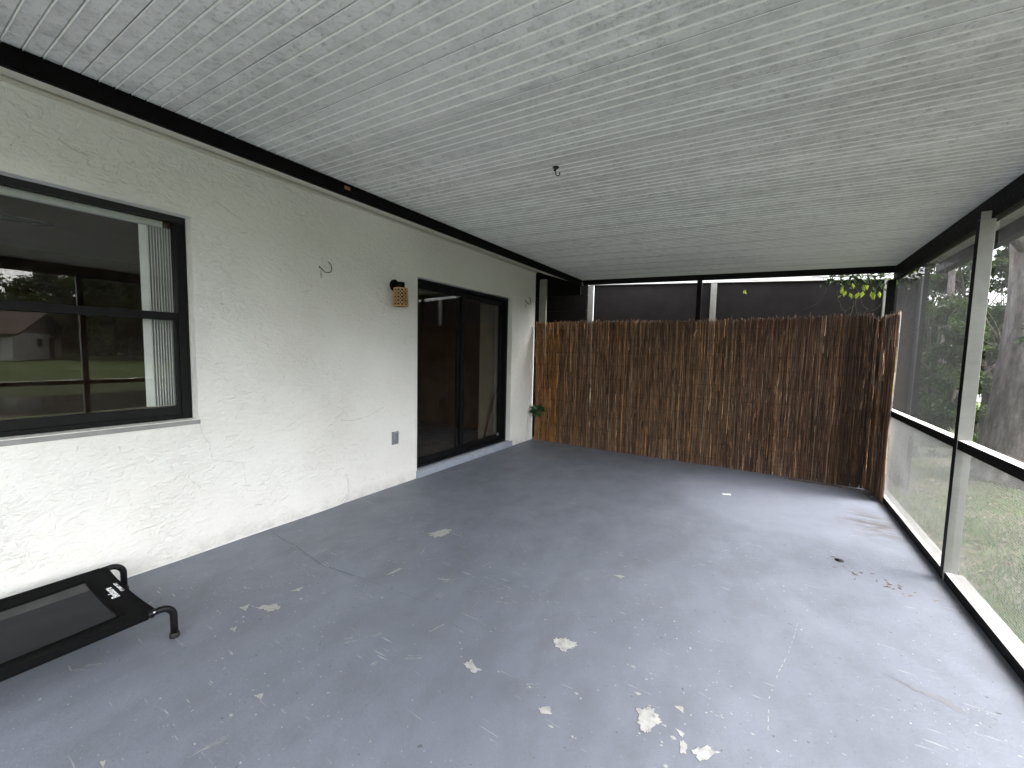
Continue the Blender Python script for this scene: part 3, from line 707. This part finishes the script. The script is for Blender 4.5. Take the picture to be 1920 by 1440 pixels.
for i in range(len(gx)-1):
    for j in range(len(gy)-1):
        cx=(gx[i]+gx[i+1])/2; cy=(gy[j]+gy[j+1])/2; inside=IX0<cx<IX1 and IY0<cy<IY1
        (ins if inside else cloth).face([conc(gx[i],gy[j]),conc(gx[i+1],gy[j]),conc(gx[i+1],gy[j+1]),conc(gx[i],gy[j+1])],0,True)
for x,sg in ((BX0,-1),(BX1,1)):    # sleeves round the side tubes
    for j in range(NY):
        ya=BY0+(BY1-BY0)*j/NY; yb=BY0+(BY1-BY0)*(j+1)/NY
        if ya<BY0+.02 or yb>BY1-.02: continue
        prev=None
        for q in range(7):
            a=math.pi/2-math.pi*q/6*1.1; o=(sg*.0165*max(0,math.cos(a)),-.0165+.0165*math.sin(a))
            if prev: cloth.face([(x+prev[0],ya,sag(x,ya)+prev[1]),(x+prev[0],yb,sag(x,yb)+prev[1]),(x+o[0],yb,sag(x,yb)+o[1]),(x+o[0],ya,sag(x,ya)+o[1])][::sg],0,True)
            prev=o
for x0_,y0_,x1_,y1_ in ((IX0,IY0,IX1,IY0),(IX0,IY1,IX1,IY1),(IX0,IY0,IX0,IY1),(IX1,IY0,IX1,IY1)):   # seams
    pts=[(x0_+(x1_-x0_)*t/20,y0_+(y1_-y0_)*t/20,sag(x0_+(x1_-x0_)*t/20,y0_+(y1_-y0_)*t/20)+.001) for t in range(21)]
    cloth.tube(pts,.0035,6)
    for dd in (.016,):
        o=(dd if x0_==x1_ and x0_==IX1 else -dd if x0_==x1_ else 0, dd if y0_==y1_ and y0_==IY1 else -dd if y0_==y1_ else 0)
        cloth.tube([(p[0]+o[0],p[1]+o[1],sag(p[0]+o[0],p[1]+o[1])+.0005) for p in pts],.0018,5)
border=cloth.weld().build('fabric_border',M['fabric'],bed); so=border.modifiers.new('s','SOLIDIFY'); so.thickness=.0015
ins.weld().build('mesh_panel',M['meshfab'],bed)
def text_mesh(name,body,size,pos,xdir,ydir,mat,parent,off=.0):
    cu=bpy.data.curves.new(name,'FONT'); cu.body=body; cu.size=size; cu.align_x='CENTER'; cu.align_y='CENTER'; cu.offset=off; cu.extrude=.0003
    tmp=bpy.data.objects.new(name+'_tmp',cu); COL.objects.link(tmp); bpy.context.view_layer.update()
    me=bpy.data.meshes.new_from_object(tmp.evaluated_get(bpy.context.evaluated_depsgraph_get())); COL.objects.unlink(tmp); bpy.data.objects.remove(tmp); bpy.data.curves.remove(cu)
    X=Vector(xdir).normalized(); Y=Vector(ydir).normalized(); Z=X.cross(Y)
    mt=Matrix(((X.x,Y.x,Z.x,pos[0]),(X.y,Y.y,Z.y,pos[1]),(X.z,Y.z,Z.z,pos[2]),(0,0,0,1))); me.transform(mt)
    me.materials.clear(); me.materials.append(mat); me.name=name
    o=bpy.data.objects.new(name,me); COL.objects.link(o); o.parent=parent; o.matrix_parent_inverse=Matrix.Translation(-parent_world(parent)); return o
text_mesh('lettering','Bedsure',.040,(-2.590,.603,sag(-2.590,.603)+.002),(-1,0,0),(0,-1,0),M['print'],border,.0007)
text_mesh('lettering','COMFY PET',.022,(-2.622,.638,sag(-2.622,.638)+.002),(-1,0,0),(0,-1,0),M['print'],border,.0003)

# ------------------------------------------------------------------ wall lamp
lamp=thing('wall_lamp','black wall sconce with woven rattan shade beside the sliding door','lamp',(WX,2.79,1.95))
b=MB(); b.lathe((WX+.001,2.79,1.955),(1,0,0),[(0,.056),(.012,.056),(.020,.050),(.022,0)],28); b.build('backplate',M['black'],lamp)
LX,LY=-2.965,2.765
b=MB(); b.tube([(WX+.02,2.79,1.955),(WX+.06,2.783,1.963),(LX-.02,LY+.004,1.962),(LX,LY,1.955)],.0095,10); b.build('arm',M['black'],lamp)
b=MB(); b.lathe((LX,LY,1.975),(0,0,-1),[(0,.034),(.004,.038),(.048,.038),(.05,.03),(.09,.022)],24); b.build('socket',M['black'],lamp)
sh=MB(); z1_,z0_=1.918,1.752; Rt,Rb=.061,.069
def srad(z): return Rb+(Rt-Rb)*(z-z0_)/(z1_-z0_)
for k in range(12):
    for ph in (0,math.pi):
        P=[]
        for q in range(25):
            z=z0_+(z1_-z0_)*q/24; a=2*math.pi*k/12+.25*math.sin(q/24*math.pi*5+ph); r_=srad(z)+.0015*(1 if ph else -1)
            P.append((LX+r_*math.cos(a),LY+r_*math.sin(a),z))
        sh.tube(P,.0038,5)
for z in (z0_,z0_+.006,z1_,z1_-.006):
    sh.tube([(LX+srad(z)*math.cos(2*math.pi*i/36),LY+srad(z)*math.sin(2*math.pi*i/36),z) for i in range(37)],.0034,6)
shade=sh.build('lamp_shade',M['rattan'],lamp)
b=MB(); b.tube([(LX,LY,z0_+.004),(LX,LY,z1_-.004)],[.064,.056],24,cap=False); b.build('shade_liner',M['liner'],shade)

# ------------------------------------------------------------------ small wall and ceiling things
ol=thing('outlet_cover','grey metal weatherproof outlet cover low on the stucco wall','outlet',(WX,2.797,.483))
b=MB(); b.box(WX+.001,WX+.012,2.757,2.837,.420,.546); b.build('plate',M['zinc'],ol,.003)
b=MB(); b.box(WX+.0125,WX+.022,2.772,2.824,.435,.532); b.build('flap',M['zinc'],ol,.004)
for zz in (.427,.539): b=MB(); b.lathe((WX+.012,2.797,zz),(1,0,0),[(0,.004),(.002,.003)],8); b.build('screw',M['rivet'],ol)
def whook(y,z,s,label):
    P=[(WX+.001,y-.052*s,z-.0*s),(WX+.02,y-.045*s,z-.018*s),(WX+.03,y-.02*s,z-.046*s),(WX+.032,y+.012*s,z-.048*s),(WX+.032,y+.045*s,z-.035*s),(WX+.03,y+.055*s,z),(WX+.03,y+.048*s,z+.035*s),(WX+.03,y+.02*s,z+.058*s)]
    b=MB(); b.tube(P,.0042*s,8); b.lathe((WX+.001,y-.052*s,z),(1,0,0),[(0,.008*s),(.003,.007*s)],10)
    b.tube([(WX+.006,y-.040*s,z-.02*s),(WX+.006,y-.042*s,z-.06*s),(WX+.006,y-.044*s,z-.092*s),(WX+.007,y-.034*s,z-.10*s),(WX+.006,y-.032*s,z-.085*s),(WX+.006,y-.04*s,z-.06*s)],.0016*s,6)
    tag(b.build('wall_hook',M['hook']),label,'hook','hooks screwed into the stucco wall')
whook(2.063,1.99,.82,'dark curved wire hook in the wall between window and rattan lamp')
whook(5.325,2.10,.95,'thin wire hook in the narrow wall strip right of the sliding door')
hz=cz(-1.06)
b=MB(); b.lathe((-1.06,2.114,hz-.001),(0,0,-1),[(0,.018),(.004,.017),(.006,.004)],14)
P=[(-1.06,2.114,hz-.004),(-1.06,2.114,hz-.028)]
for i in range(9):
    a=math.pi+1.25*math.pi*i/8; P.append((-1.06+.010+.010*math.cos(a),2.114+.006+.006*math.cos(a),hz-.036+.011*math.sin(a)))
b.tube(P,.0027,8); b.obox((-1.058,2.112,hz-.010),(.014,-.006,.005),(.002,.004,0),(0,0,.004))
tag(b.build('ceiling_hook',M['hook']),'small black screw hook hanging from the ribbed ceiling','hook')
b=MB(); P=[(WX+.012,.75,.006)]+[(WX+.010+.004*math.sin(i*1.3),.8+i*.2,.006) for i in range(7)]+[(WX+.010,2.15,.006),(WX+.008,2.20,.010),(WX+.008,2.235,.05),(WX+.007,2.25,.09),(WX+.007,2.262,.17),(WX+.007,2.251,.235),(WX+.004,2.244,.252),(WX-.004,2.243,.254)]
b.tube(P,.0055,8); tag(b.build('cable',M['cable']),'thin white cable along the wall foot rising to a hole','cable')
b=MB(); b.lathe((.477,3.447,.0005),(0,0,1),[(0,.026),(.003,.025),(.0035,.018),(.002,0)],20); tag(b.build('drain_cap',M['rubber']),'small round black drain cap set in the blue-grey floor','drain')
b=MB(); b.obox((-.28,4.48,.004),(.036,.014,0),(-.004,.010,.001),(0,0,.0012)); b.obox((-.262,4.49,.006),(.014,.004,.002),(-.002,.006,.001),(0,0,.001)); tag(b.build('paper_scrap',M['paper']),'white scrap of paper on the floor before the reed fence','paper')
# crumbs swept against the reed corner
b=MB()
for k in range(260):
    t=random.random(); x=.25+.72*t+random.gauss(0,.03); y=5.50-.05*random.random()-max(0,x-.85)*random.random()*2.6
    if x>.93: x=.93-random.random()*.04
    L=random.uniform(.004,.03); a=random.uniform(0,3.14); 
    b.obox((x,y,.003),(L*math.cos(a),L*math.sin(a),0),(-.002*math.sin(a),.002*math.cos(a),0),(0,0,.0015))
for k in range(26):
    x=random.gauss(.66,.12); y=3.25+random.gauss(0,.06)-(x-.66)*.5; L=random.uniform(.003,.013); a=random.uniform(0,3.14)
    b.obox((x,y,.003),(L*math.cos(a),L*math.sin(a),0),(-.002*math.sin(a),.002*math.cos(a),0),(0,0,.001))
kind(b.build('reed_crumbs',M['dead']),'stuff')

# ------------------------------------------------------------------ plants
def leaf_quad(mb,p,d,nrm,L,W,fold=.25):
    d=Vector(d).normalized(); n=Vector(nrm); n=(n-d*n.dot(d)); 
    if n.length<1e-4: n=d.orthogonal()
    n.normalize(); s=d.cross(n); p=Vector(p); i=len(mb.v)
    mb.v+=[tuple(p),tuple(p+d*L*.45+s*W*.5+n*W*fold),tuple(p+d*L),tuple(p+d*L*.45-s*W*.5+n*W*fold),tuple(p+d*L*.45)]
    for q in ((0,1,4),(4,1,2),(0,4,3),(4,2,3)): mb.f.append(tuple(i+a for a in q)); mb.m.append(0); mb.sm.append(False)
def rv(): 
    while True:
        v=Vector((random.uniform(-1,1),random.uniform(-1,1),random.uniform(-1,1)))
        if .05<v.length<1: return v.normalized()
# sprig of a plant pushing in beside the wall
sp=thing('sprig','dark green leafy sprig poking out between wall and reed fence','plant',(-2.93,5.52,.48))
b=MB()
for k in range(20):
    a=random.uniform(0,6.28); dd=Vector((.55*math.cos(a)+.1,-.75-.3*random.random(),.45*math.sin(a)+.5))
    q=random.random(); leaf_quad(b,(-2.93+.06*q*math.cos(a),5.49-.03*random.random(),.485+.035*q*math.sin(a)),(math.cos(a),-.3,.75*math.sin(a)),dd,random.uniform(.08,.12),random.uniform(.055,.08),.12)
b.build('leaves',M['plant'],sp)
b=MB(); b.tube([(-2.99,5.62,.30),(-2.96,5.57,.42),(-2.93,5.53,.485)],.004,6); b.build('stem',M['twig'],sp)
# vine along the header
vine=thing('vine','straggling vine with yellow-green leaves hanging at the porch corner','vine',(.8,5.86,2.2))
b=MB()
def st(P,r=.003): 
    Q=[]
    for a,c_ in zip(P,P[1:]):
        for k in range(5):
            t=k/5; Q.append(tuple(a[i]+(c_[i]-a[i])*t+random.gauss(0,.004) for i in range(3)))
    Q.append(P[-1]); b.tube(Q,r,5)
st([(.35,5.84,2.27),(.6,5.86,2.26),(.85,5.86,2.25),(1.08,5.84,2.24),(1.2,5.8,2.24)],.006)
st([(-.5,5.86,2.29),(-.1,5.86,2.275),(.35,5.85,2.27)],.003)
st([(.727,5.87,2.25),(.74,5.88,2.16),(.79,5.88,2.07),(.76,5.88,1.95),(.71,5.88,1.78)],.003)
st([(.60,5.88,2.12),(.601,5.88,2.02),(.64,5.88,1.92),(.681,5.88,1.871),(.733,5.88,1.927),(.75,5.88,2.0)],.0018)
st([(.977,5.88,1.935),(.92,5.88,1.88),(.864,5.88,1.859)],.002); st([(.79,5.88,2.03),(.83,5.88,1.93),(.87,5.88,1.90),(.84,5.88,1.84),(.78,5.88,1.86),(.77,5.88,1.93)],.0018)
st([(.50,5.87,2.2),(.49,5.88,2.08),(.43,5.88,1.98),(.30,5.88,1.9)],.0016)
st([(1.07,4.9,2.15),(1.075,4.6,2.13),(1.08,4.41,2.07),(1.08,4.42,1.985)],.003); st([(1.075,5.5,2.2),(1.08,5.2,2.17),(1.075,4.9,2.15)],.004)
b.build('stem',M['twig'],vine)
b=MB()
for x,z in ((.718,2.154),(.64,2.106),(.784,2.052),(.81,2.125),(.904,2.046),(.672,2.075),(.702,2.05),(.832,2.135),(.885,2.05),(.95,2.05),(.819,2.06)):
    leaf_quad(b,(x,5.87,z+.03),(random.uniform(-.5,.5),random.uniform(-.2,.1),-.8),(random.uniform(-.4,.4),-1,.5),random.uniform(.065,.09),random.uniform(.032,.046))
leaf_quad(b,(1.19,5.87,2.235),(.5,0,.8),(0,-1,.3),.10,.036); leaf_quad(b,(-.33,5.87,2.16),(.6,0,-.6),(0,-1,.4),.06,.035); leaf_quad(b,(-.30,5.87,2.17),(-.4,0,-.8),(0,-1,.4),.05,.03)
leaf_quad(b,(1.078,5.1,2.12),(-.1,-.3,.8),(-.8,-.5,.3),.10,.04); leaf_quad(b,(1.078,5.32,2.13),(-.1,.2,.8),(-.8,-.5,.3),.07,.03)
b.build('yellow_leaves',M['vine_y'],vine)
b=MB()
for k in range(26):
    x=random.gauss(.83,.14); z=2.17+random.gauss(0,.05)
    leaf_quad(b,(x,5.89+random.gauss(0,.015),z),rv()*.7+Vector((0,0,-.8)),rv()*.6+Vector((0,-1,.4)),random.uniform(.045,.08),random.uniform(.022,.036))
b.build('green_leaves',M['leaf2'],vine)
b=MB()
for k in range(130):
    t=random.random(); x=.45+.75*t+random.gauss(0,.03); z=2.235+random.gauss(0,.03)-(t>.75)*random.random()*.13
    leaf_quad(b,(x,5.85+random.gauss(0,.02),z),rv()+Vector((0,0,-.6)),rv()+Vector((0,-1,.3)),random.uniform(.04,.075),random.uniform(.02,.035))
for k in range(40):
    y=random.uniform(4.8,5.7); leaf_quad(b,(1.09+random.gauss(0,.01),y,2.17+random.gauss(0,.03)-random.random()*.06),rv()+Vector((0,0,-.6)),Vector((-1,-.5,.4)),random.uniform(.04,.07),random.uniform(.02,.03))
b.build('dark_leaves',M['vine_d'],vine)

def limb(mb,p,d,L,r,depth,tips,bend=.25):
    P=[Vector(p)]; rr=[r]; d=Vector(d).normalized()
    for k in range(5):
        d=(d+rv()*bend*.5).normalized(); P.append(P[-1]+d*L/5); rr.append(r*(1-.55*(k+1)/5))
    mb.tube(P,rr,8 if depth>1 else 5)
    tips.append(P[-1].copy())
    if depth:
        for k in range(random.choice((2,3))):
            dd=(d+rv()*.8).normalized(); limb(mb,P[random.choice((3,4,5))],dd,L*random.uniform(.6,.8),rr[-1]*.85,depth-1,tips,bend)
def crown_at(mb,tips,R_,n,L):
    for k in range(n):
        c_=random.choice(tips); v=rv()*R_*random.random()**.45; v.z*=.75
        p=c_+v; leaf_quad(mb,p,rv()+Vector((0,0,-.3)),rv()+Vector((0,0,.8)),L*random.uniform(.7,1.4),L*random.uniform(.35,.6))
# big oak just outside the screen
oak=thing('oak_tree','large grey-barked tree trunk close outside the right screen','tree',(2.84,7.65,LZ))
t_=MB(); P=[];rr=[]
for z,r_ in ((-.2,.62),(-.05,.55),(.1,.49),(.3,.462),(.6,.445),(1.0,.43),(1.4,.408),(1.8,.388),(2.2,.373),(2.6,.37),(3.0,.385),(3.4,.40),(4.0,.34)):
    P.append((2.84+.02*math.sin(z*1.3),7.65,z)); rr.append(r_)
# bumpy trunk
k0=len(t_.v); t_.tube(P,rr,40)
for i in range(k0,len(t_.v)):
    x,y,z=t_.v[i]; a=math.atan2(y-7.65,x-2.84); dr=.035*noise.noise((math.cos(a)*1.6,math.sin(a)*1.6,z*.8))+.012*noise.noise((math.cos(a)*6,math.sin(a)*6,z*1.5))
    t_.v[i]=(x+dr*math.cos(a),y+dr*math.sin(a),z)
t_.build('trunk',M['bark'],oak)
br=MB(); tips=[]
br.tube([(2.55,7.45,2.78),(2.36,7.42,2.93),(2.2,7.42,2.90),(2.0,7.4,2.80),(1.8,7.4,2.74),(1.5,7.4,2.80)],[.15,.10,.075,.055,.04,.02],12)
br.tube([(2.36,7.42,2.92),(2.24,7.36,2.84),(2.05,7.3,2.72),(1.86,7.25,2.66)],[.03,.025,.02,.01],8)
for dd in ((.5,.3,.9),(-.3,.6,.9),(.4,-.5,.8),(-.5,-.3,1.0),(.1,.1,1)): limb(br,(2.84,7.65,3.7),dd,2.6,.2,2,tips)
br.build('branch',M['bark'],oak)
cr=MB(); crown_at(cr,tips,.9,3500,.10); cr.build('crown',M['leaf1'],oak)
for grp,tw in ((((2.43,7.05,1.74),(2.56,7.10,1.72),(2.50,7.06,1.62)),[(2.72,7.26,1.74),(2.55,7.10,1.73),(2.4,7.05,1.74)]),(((2.66,7.12,1.12),(2.58,7.10,1.08)),[(2.82,7.22,1.14),(2.66,7.12,1.12),(2.56,7.1,1.1)])):
    sm=MB(); sm.tube(tw,.004,5)
    for (x,y,z) in grp:
        for k in range(9): leaf_quad(sm,(x+random.gauss(0,.07),y+random.gauss(0,.03),z+random.gauss(0,.03)),rv()+Vector((-.6,0,-.3)),rv()+Vector((0,-.5,1)),.09,.035)
    sm.build('leafy_shoot',M['leaf2'],oak)

def shrub(name,label,cat,c_,rx,ry,h,n,L,mat,trunk=True,group='trees and shrubs behind the oak',z0=None):
    o=thing(name,label,cat,(c_[0],c_[1],LZ),group); tb=MB(); tips=[]; base=z0 if z0 is not None else .0
    for k in range(5 if trunk else 3):
        a=random.uniform(0,6.28); limb(tb,(c_[0]+.12*math.cos(a),c_[1]+.12*math.sin(a),LZ-.05),(rx*.35*math.cos(a),ry*.35*math.sin(a),h*.6),h*.45,.035+.012*h,2,tips,.4)
    tb.build('trunk',M['twigbark'],o)
    lm=MB(); cl=[]
    for k in range(34):
        a=random.uniform(0,6.28); q=random.random()**.6; z=base+(h-base)*random.random()
        w=math.sin(math.pi*min(1,.18+.8*(z/h)))**.7
        cl.append((Vector((c_[0]+rx*q*w*math.cos(a),c_[1]+ry*q*w*math.sin(a),z+LZ)),random.uniform(.22,.5)*min(rx,1.6)*.55))
    for k in range(int(n*1.7)):
        p,r_=random.choice(cl); v=rv()*r_*random.random()**.35; v.z*=.6
        leaf_quad(lm,p+v,rv()+Vector((0,0,-.35)),rv()+Vector((0,0,.9)),L*random.uniform(.7,1.4),L*random.uniform(.3,.5))
    lm.build('crown',mat,o); return o
random.seed(21)
G='trees and shrubs behind the oak'
SH=[('shrub','broad leafy green shrub just left of the oak trunk','shrub',(2.35,9.6),.95,.8,2.6,6500,.085,'leaf2'),
 ('shrub','low dark shrub at the foot of the screen post view','shrub',(1.95,8.9),.55,.5,1.0,2600,.07,'leaf1'),
 ('small_tree','bushy small tree behind the far screen panel','tree',(2.3,11.2),1.2,1.2,3.6,7500,.095,'leaf1'),
 ('small_tree','tall light-leaved tree left behind the oak trunk','tree',(3.5,11.0),1.2,1.2,4.2,7500,.095,'leaf2'),
 ('small_tree','dark dense tree farther behind the neighbour enclosure corner','tree',(2.9,14.2),1.8,1.6,4.6,9000,.11,'leaf1'),
 ('small_tree','wide dark tree behind the oak on the right','tree',(5.0,13.6),1.8,1.6,4.2,9000,.11,'leaf1'),
 ('small_tree','open-crowned tree at the back of the lawn','tree',(4.2,17.5),2.4,2.0,6.0,8000,.14,'leaf2'),
 ('small_tree','rightmost bushy tree at the back of the lawn','tree',(7.0,16.5),2.4,2.0,5.0,8000,.14,'leaf1')]
for nm,lb,ct,c_,rx,ry,h,n,L,mt in SH: shrub(nm,lb,ct,c_,rx,ry,h,n,L,M[mt],nm!='shrub',G)
pt=thing('bare_tree','slender pale tree trunk among the green trees','tree',(2.62,10.4,LZ)); b=MB()
b.tube([(2.62,10.4,LZ),(2.62,10.41,1),(2.66,10.4,2.2),(2.64,10.42,3.4),(2.75,10.4,4.6)],[.065,.06,.05,.045,.03],12); b.tube([(2.64,10.42,3.3),(2.3,10.3,3.9),(2.1,10.2,4.5)],[.05,.035,.015],8); b.build('trunk',M['bark'],pt)
# grass and fallen leaves by the screen
random.seed(5); b=MB()
for k in range(60000):
    x=1.09+4.2*random.random()**1.3; y=random.uniform(1.6,8.2)
    d=noise.noise((x*.8,y*.8,3))
    if d<-.22 and random.random()<.85: continue
    if y>5.6 and random.random()<.55: continue
    h=random.uniform(.025,.075); a=random.uniform(0,6.28); lx,ly=random.gauss(0,.03),random.gauss(0,.03); w_=.0035; z=LZ-.005; n0=len(b.v)
    b.v+=[(x-w_*math.cos(a),y-w_*math.sin(a),z),(x+w_*math.cos(a),y+w_*math.sin(a),z),(x+lx,y+ly,z+h)]; b.f.append((n0,n0+1,n0+2)); b.m.append(0); b.sm.append(False)
kind(b.build('grass',M['blade']),'stuff')
b=MB()
for k in range(6500):
    x=1.12+4.2*random.random(); y=random.uniform(2,8.8)
    if noise.noise((x*.8,y*.8,3))>.0 and y<5.4 and random.random()<.85: continue
    leaf_quad(b,(x,y,LZ+.012+.01*random.random()),(random.gauss(0,1),random.gauss(0,1),.15),(random.gauss(0,.4),random.gauss(0,.4),1),random.uniform(.03,.07),random.uniform(.015,.03))
kind(b.build('fallen_leaves',M['dead']),'stuff')

# ------------------------------------------------------------------ across the pond (seen in the window glass)
fh=thing('pond_house','white house with brown gabled roof across the pond, reflected in the window','house',(45,7,-.3))
U=Vector((.5,-.866,0)); V=Vector((.866,.5,0)); O=Vector((45,7,-.3))
def pt3(u,v,z): return tuple(O+U*u+V*v+Vector((0,0,z)))
b=MB(); Lu,Lv,Hh=13,8,2.35
b.face([pt3(0,0,0),pt3(0,Lv,0),pt3(0,Lv,Hh),pt3(0,0,Hh)]); b.face([pt3(.6,1.2,0),pt3(Lu,1.2,0),pt3(Lu,1.2,Hh),pt3(.6,1.2,Hh)]); b.face([pt3(0,0,0),pt3(.6,0,0),pt3(.6,0,Hh),pt3(0,0,Hh)])
b.face([pt3(.6,.02,0),pt3(Lu,.02,0),pt3(Lu,.02,.85),pt3(.6,.02,.85)]); b.face([pt3(Lu,0,0),pt3(Lu,Lv,0),pt3(Lu,Lv,Hh),pt3(Lu,0,Hh)]); b.face([pt3(0,Lv,0),pt3(Lu,Lv,0),pt3(Lu,Lv,Hh),pt3(0,Lv,Hh)])
b.build('wall',M['siding'],fh)
b=MB(); b.face([pt3(-.01,-.1,Hh),pt3(-.01,Lv+.1,Hh),pt3(-.01,Lv/2,Hh+1.7)]); b.build('gable',M['roof'],fh)
b=MB()
for dz in (0,-.12): b.face([pt3(-.6,-.7,Hh-.15+dz),pt3(Lu+.6,-.7,Hh-.15+dz),pt3(Lu+.6,Lv/2,Hh+1.85+dz),pt3(-.6,Lv/2,Hh+1.85+dz)]); b.face([pt3(-.6,Lv+.7,Hh-.15+dz),pt3(Lu+.6,Lv+.7,Hh-.15+dz),pt3(Lu+.6,Lv/2,Hh+1.85+dz),pt3(-.6,Lv/2,Hh+1.85+dz)])
b.build('roof',M['roof'],fh)
for v0,w_,za,zb in ((3.6,.8,1.2,1.9),(5.6,.9,.1,2.0)):
    b=MB(); b.face([pt3(-.03,v0,za),pt3(-.03,v0+w_,za),pt3(-.03,v0+w_,zb),pt3(-.03,v0,zb)]); b.build('window',M['darkglass'],fh)
random.seed(33)
protos=[]
def far_proto(seed,h):
    random.seed(seed); tb=MB(); tips=[]
    tb.tube([(0,0,-.2),(.05,0,h*.2),(0,.1,h*.4)],[.28,.22,.16],8)
    for k in range(5):
        a=k*1.26+random.random(); limb(tb,(0,.05,h*.28+random.random()*h*.12),(math.cos(a),math.sin(a),1.1),h*.32,.12,1,tips)
    lm=MB(); cl=[]
    for k in range(30):
        a=random.uniform(0,6.28); z=h*(.12+.88*random.random()); q=random.random()**.5*h*.42*math.sin(math.pi*min(1,.15+.8*z/h))**.7
        cl.append((Vector((q*math.cos(a),q*math.sin(a),z)),random.uniform(.08,.17)*h))
    for k in range(4200):
        p,r_=random.choice(cl); v=rv()*r_*random.random()**.35; v.z*=.7
        leaf_quad(lm,p+v,rv(),rv()+Vector((0,0,.8)),.5*random.uniform(.6,1.3),.26)
    return tb,lm
far=[]
def far_tree(x,y,s,pi,lb,rz):
    o=thing('far_tree',lb,'tree',(x,y,lawn_profile(x)),'trees across the pond')
    o.scale=(s,s,s*random.uniform(.9,1.1)); o.rotation_euler.z=rz
    for part in protos[pi]:
        cpy=part.copy(); cpy.parent=o; cpy.matrix_parent_inverse=Matrix.Identity(4); COL.objects.link(cpy)
for sd,h in ((3,9),(8,8),(12,10)):
    tb,lm=far_proto(sd,h); t1=tb.build('trunk',M['twigbark']); t2=lm.build('crown',M['leaf3']); protos.append((t1,t2))
random.seed(44)
FT=[]
for i in range(20): FT.append((64+random.uniform(-3,10),-4+i*1.9+random.uniform(-.8,.8),random.uniform(.85,1.12)))
for i in range(14): FT.append((82+random.uniform(-3,10),-4+i*3+random.uniform(-.8,.8),random.uniform(.95,1.2)))
for i in range(13): FT.append((46+random.uniform(-1,7),12.6+i*1.5,random.uniform(.85,1.15)))
lab='leafy green tree in the wood across the pond'
for i,(x,y,s_) in enumerate(FT): far_tree(x,y,s_,i%3,lab,random.uniform(0,6.28))
for p in protos:
    for o in p: bpy.data.objects.remove(o)

# ------------------------------------------------------------------ camera
r=Vector((0.848411,0.528895,0.021643)); u=Vector((-0.059406,0.054507,0.996745)); w_=Vector((-0.525993,0.846935,-0.077664))
cam=bpy.data.cameras.new('camera'); co=bpy.data.objects.new('camera',cam); COL.objects.link(co)
co.matrix_world=Matrix(((r.x,u.x,-w_.x,0),(r.y,u.y,-w_.y,0),(r.z,u.z,-w_.z,1.35),(0,0,0,1)))
cam.sensor_fit='HORIZONTAL'; cam.sensor_width=36; cam.lens=774.05/1920*36; cam.clip_start=.02; cam.clip_end=3000; sc.camera=co

# ------------------------------------------------------------------ light: bright overcast
wd=bpy.data.worlds.new('World'); sc.world=wd; wd.use_nodes=True; nt=wd.node_tree; bg=nt.nodes['Background']
sk=nt.nodes.new('ShaderNodeTexSky'); sk.sky_type='NISHITA'; sk.sun_disc=False; sk.sun_elevation=R(52); sk.sun_rotation=R(75); sk.dust_density=4; sk.air_density=1.0
hs=nt.nodes.new('ShaderNodeHueSaturation'); hs.inputs['Saturation'].default_value=.22
nt.links.new(sk.outputs[0],hs.inputs['Color']); nt.links.new(hs.outputs[0],bg.inputs['Color']); bg.inputs['Strength'].default_value=.15
sl=bpy.data.lights.new('sun','SUN'); sl.energy=.5; sl.angle=R(25); sl.color=(1,.97,.93); so=bpy.data.objects.new('sun',sl); COL.objects.link(so)
az=R(75); el=R(52); dirv=Vector((math.sin(az)*math.cos(el),math.cos(az)*math.cos(el),math.sin(el)))
so.rotation_euler=(-dirv).to_track_quat('-Z','Y').to_euler()
sc.view_settings.view_transform='Standard'; sc.view_settings.look='None'; sc.view_settings.exposure=2.97; sc.view_settings.gamma=1
sc.render.engine='CYCLES'; cy=sc.cycles; cy.use_denoising=True; cy.max_bounces=10; cy.diffuse_bounces=6; cy.glossy_bounces=4; cy.transparent_max_bounces=16; cy.caustics_reflective=False; cy.caustics_refractive=False; cy.sample_clamp_indirect=8
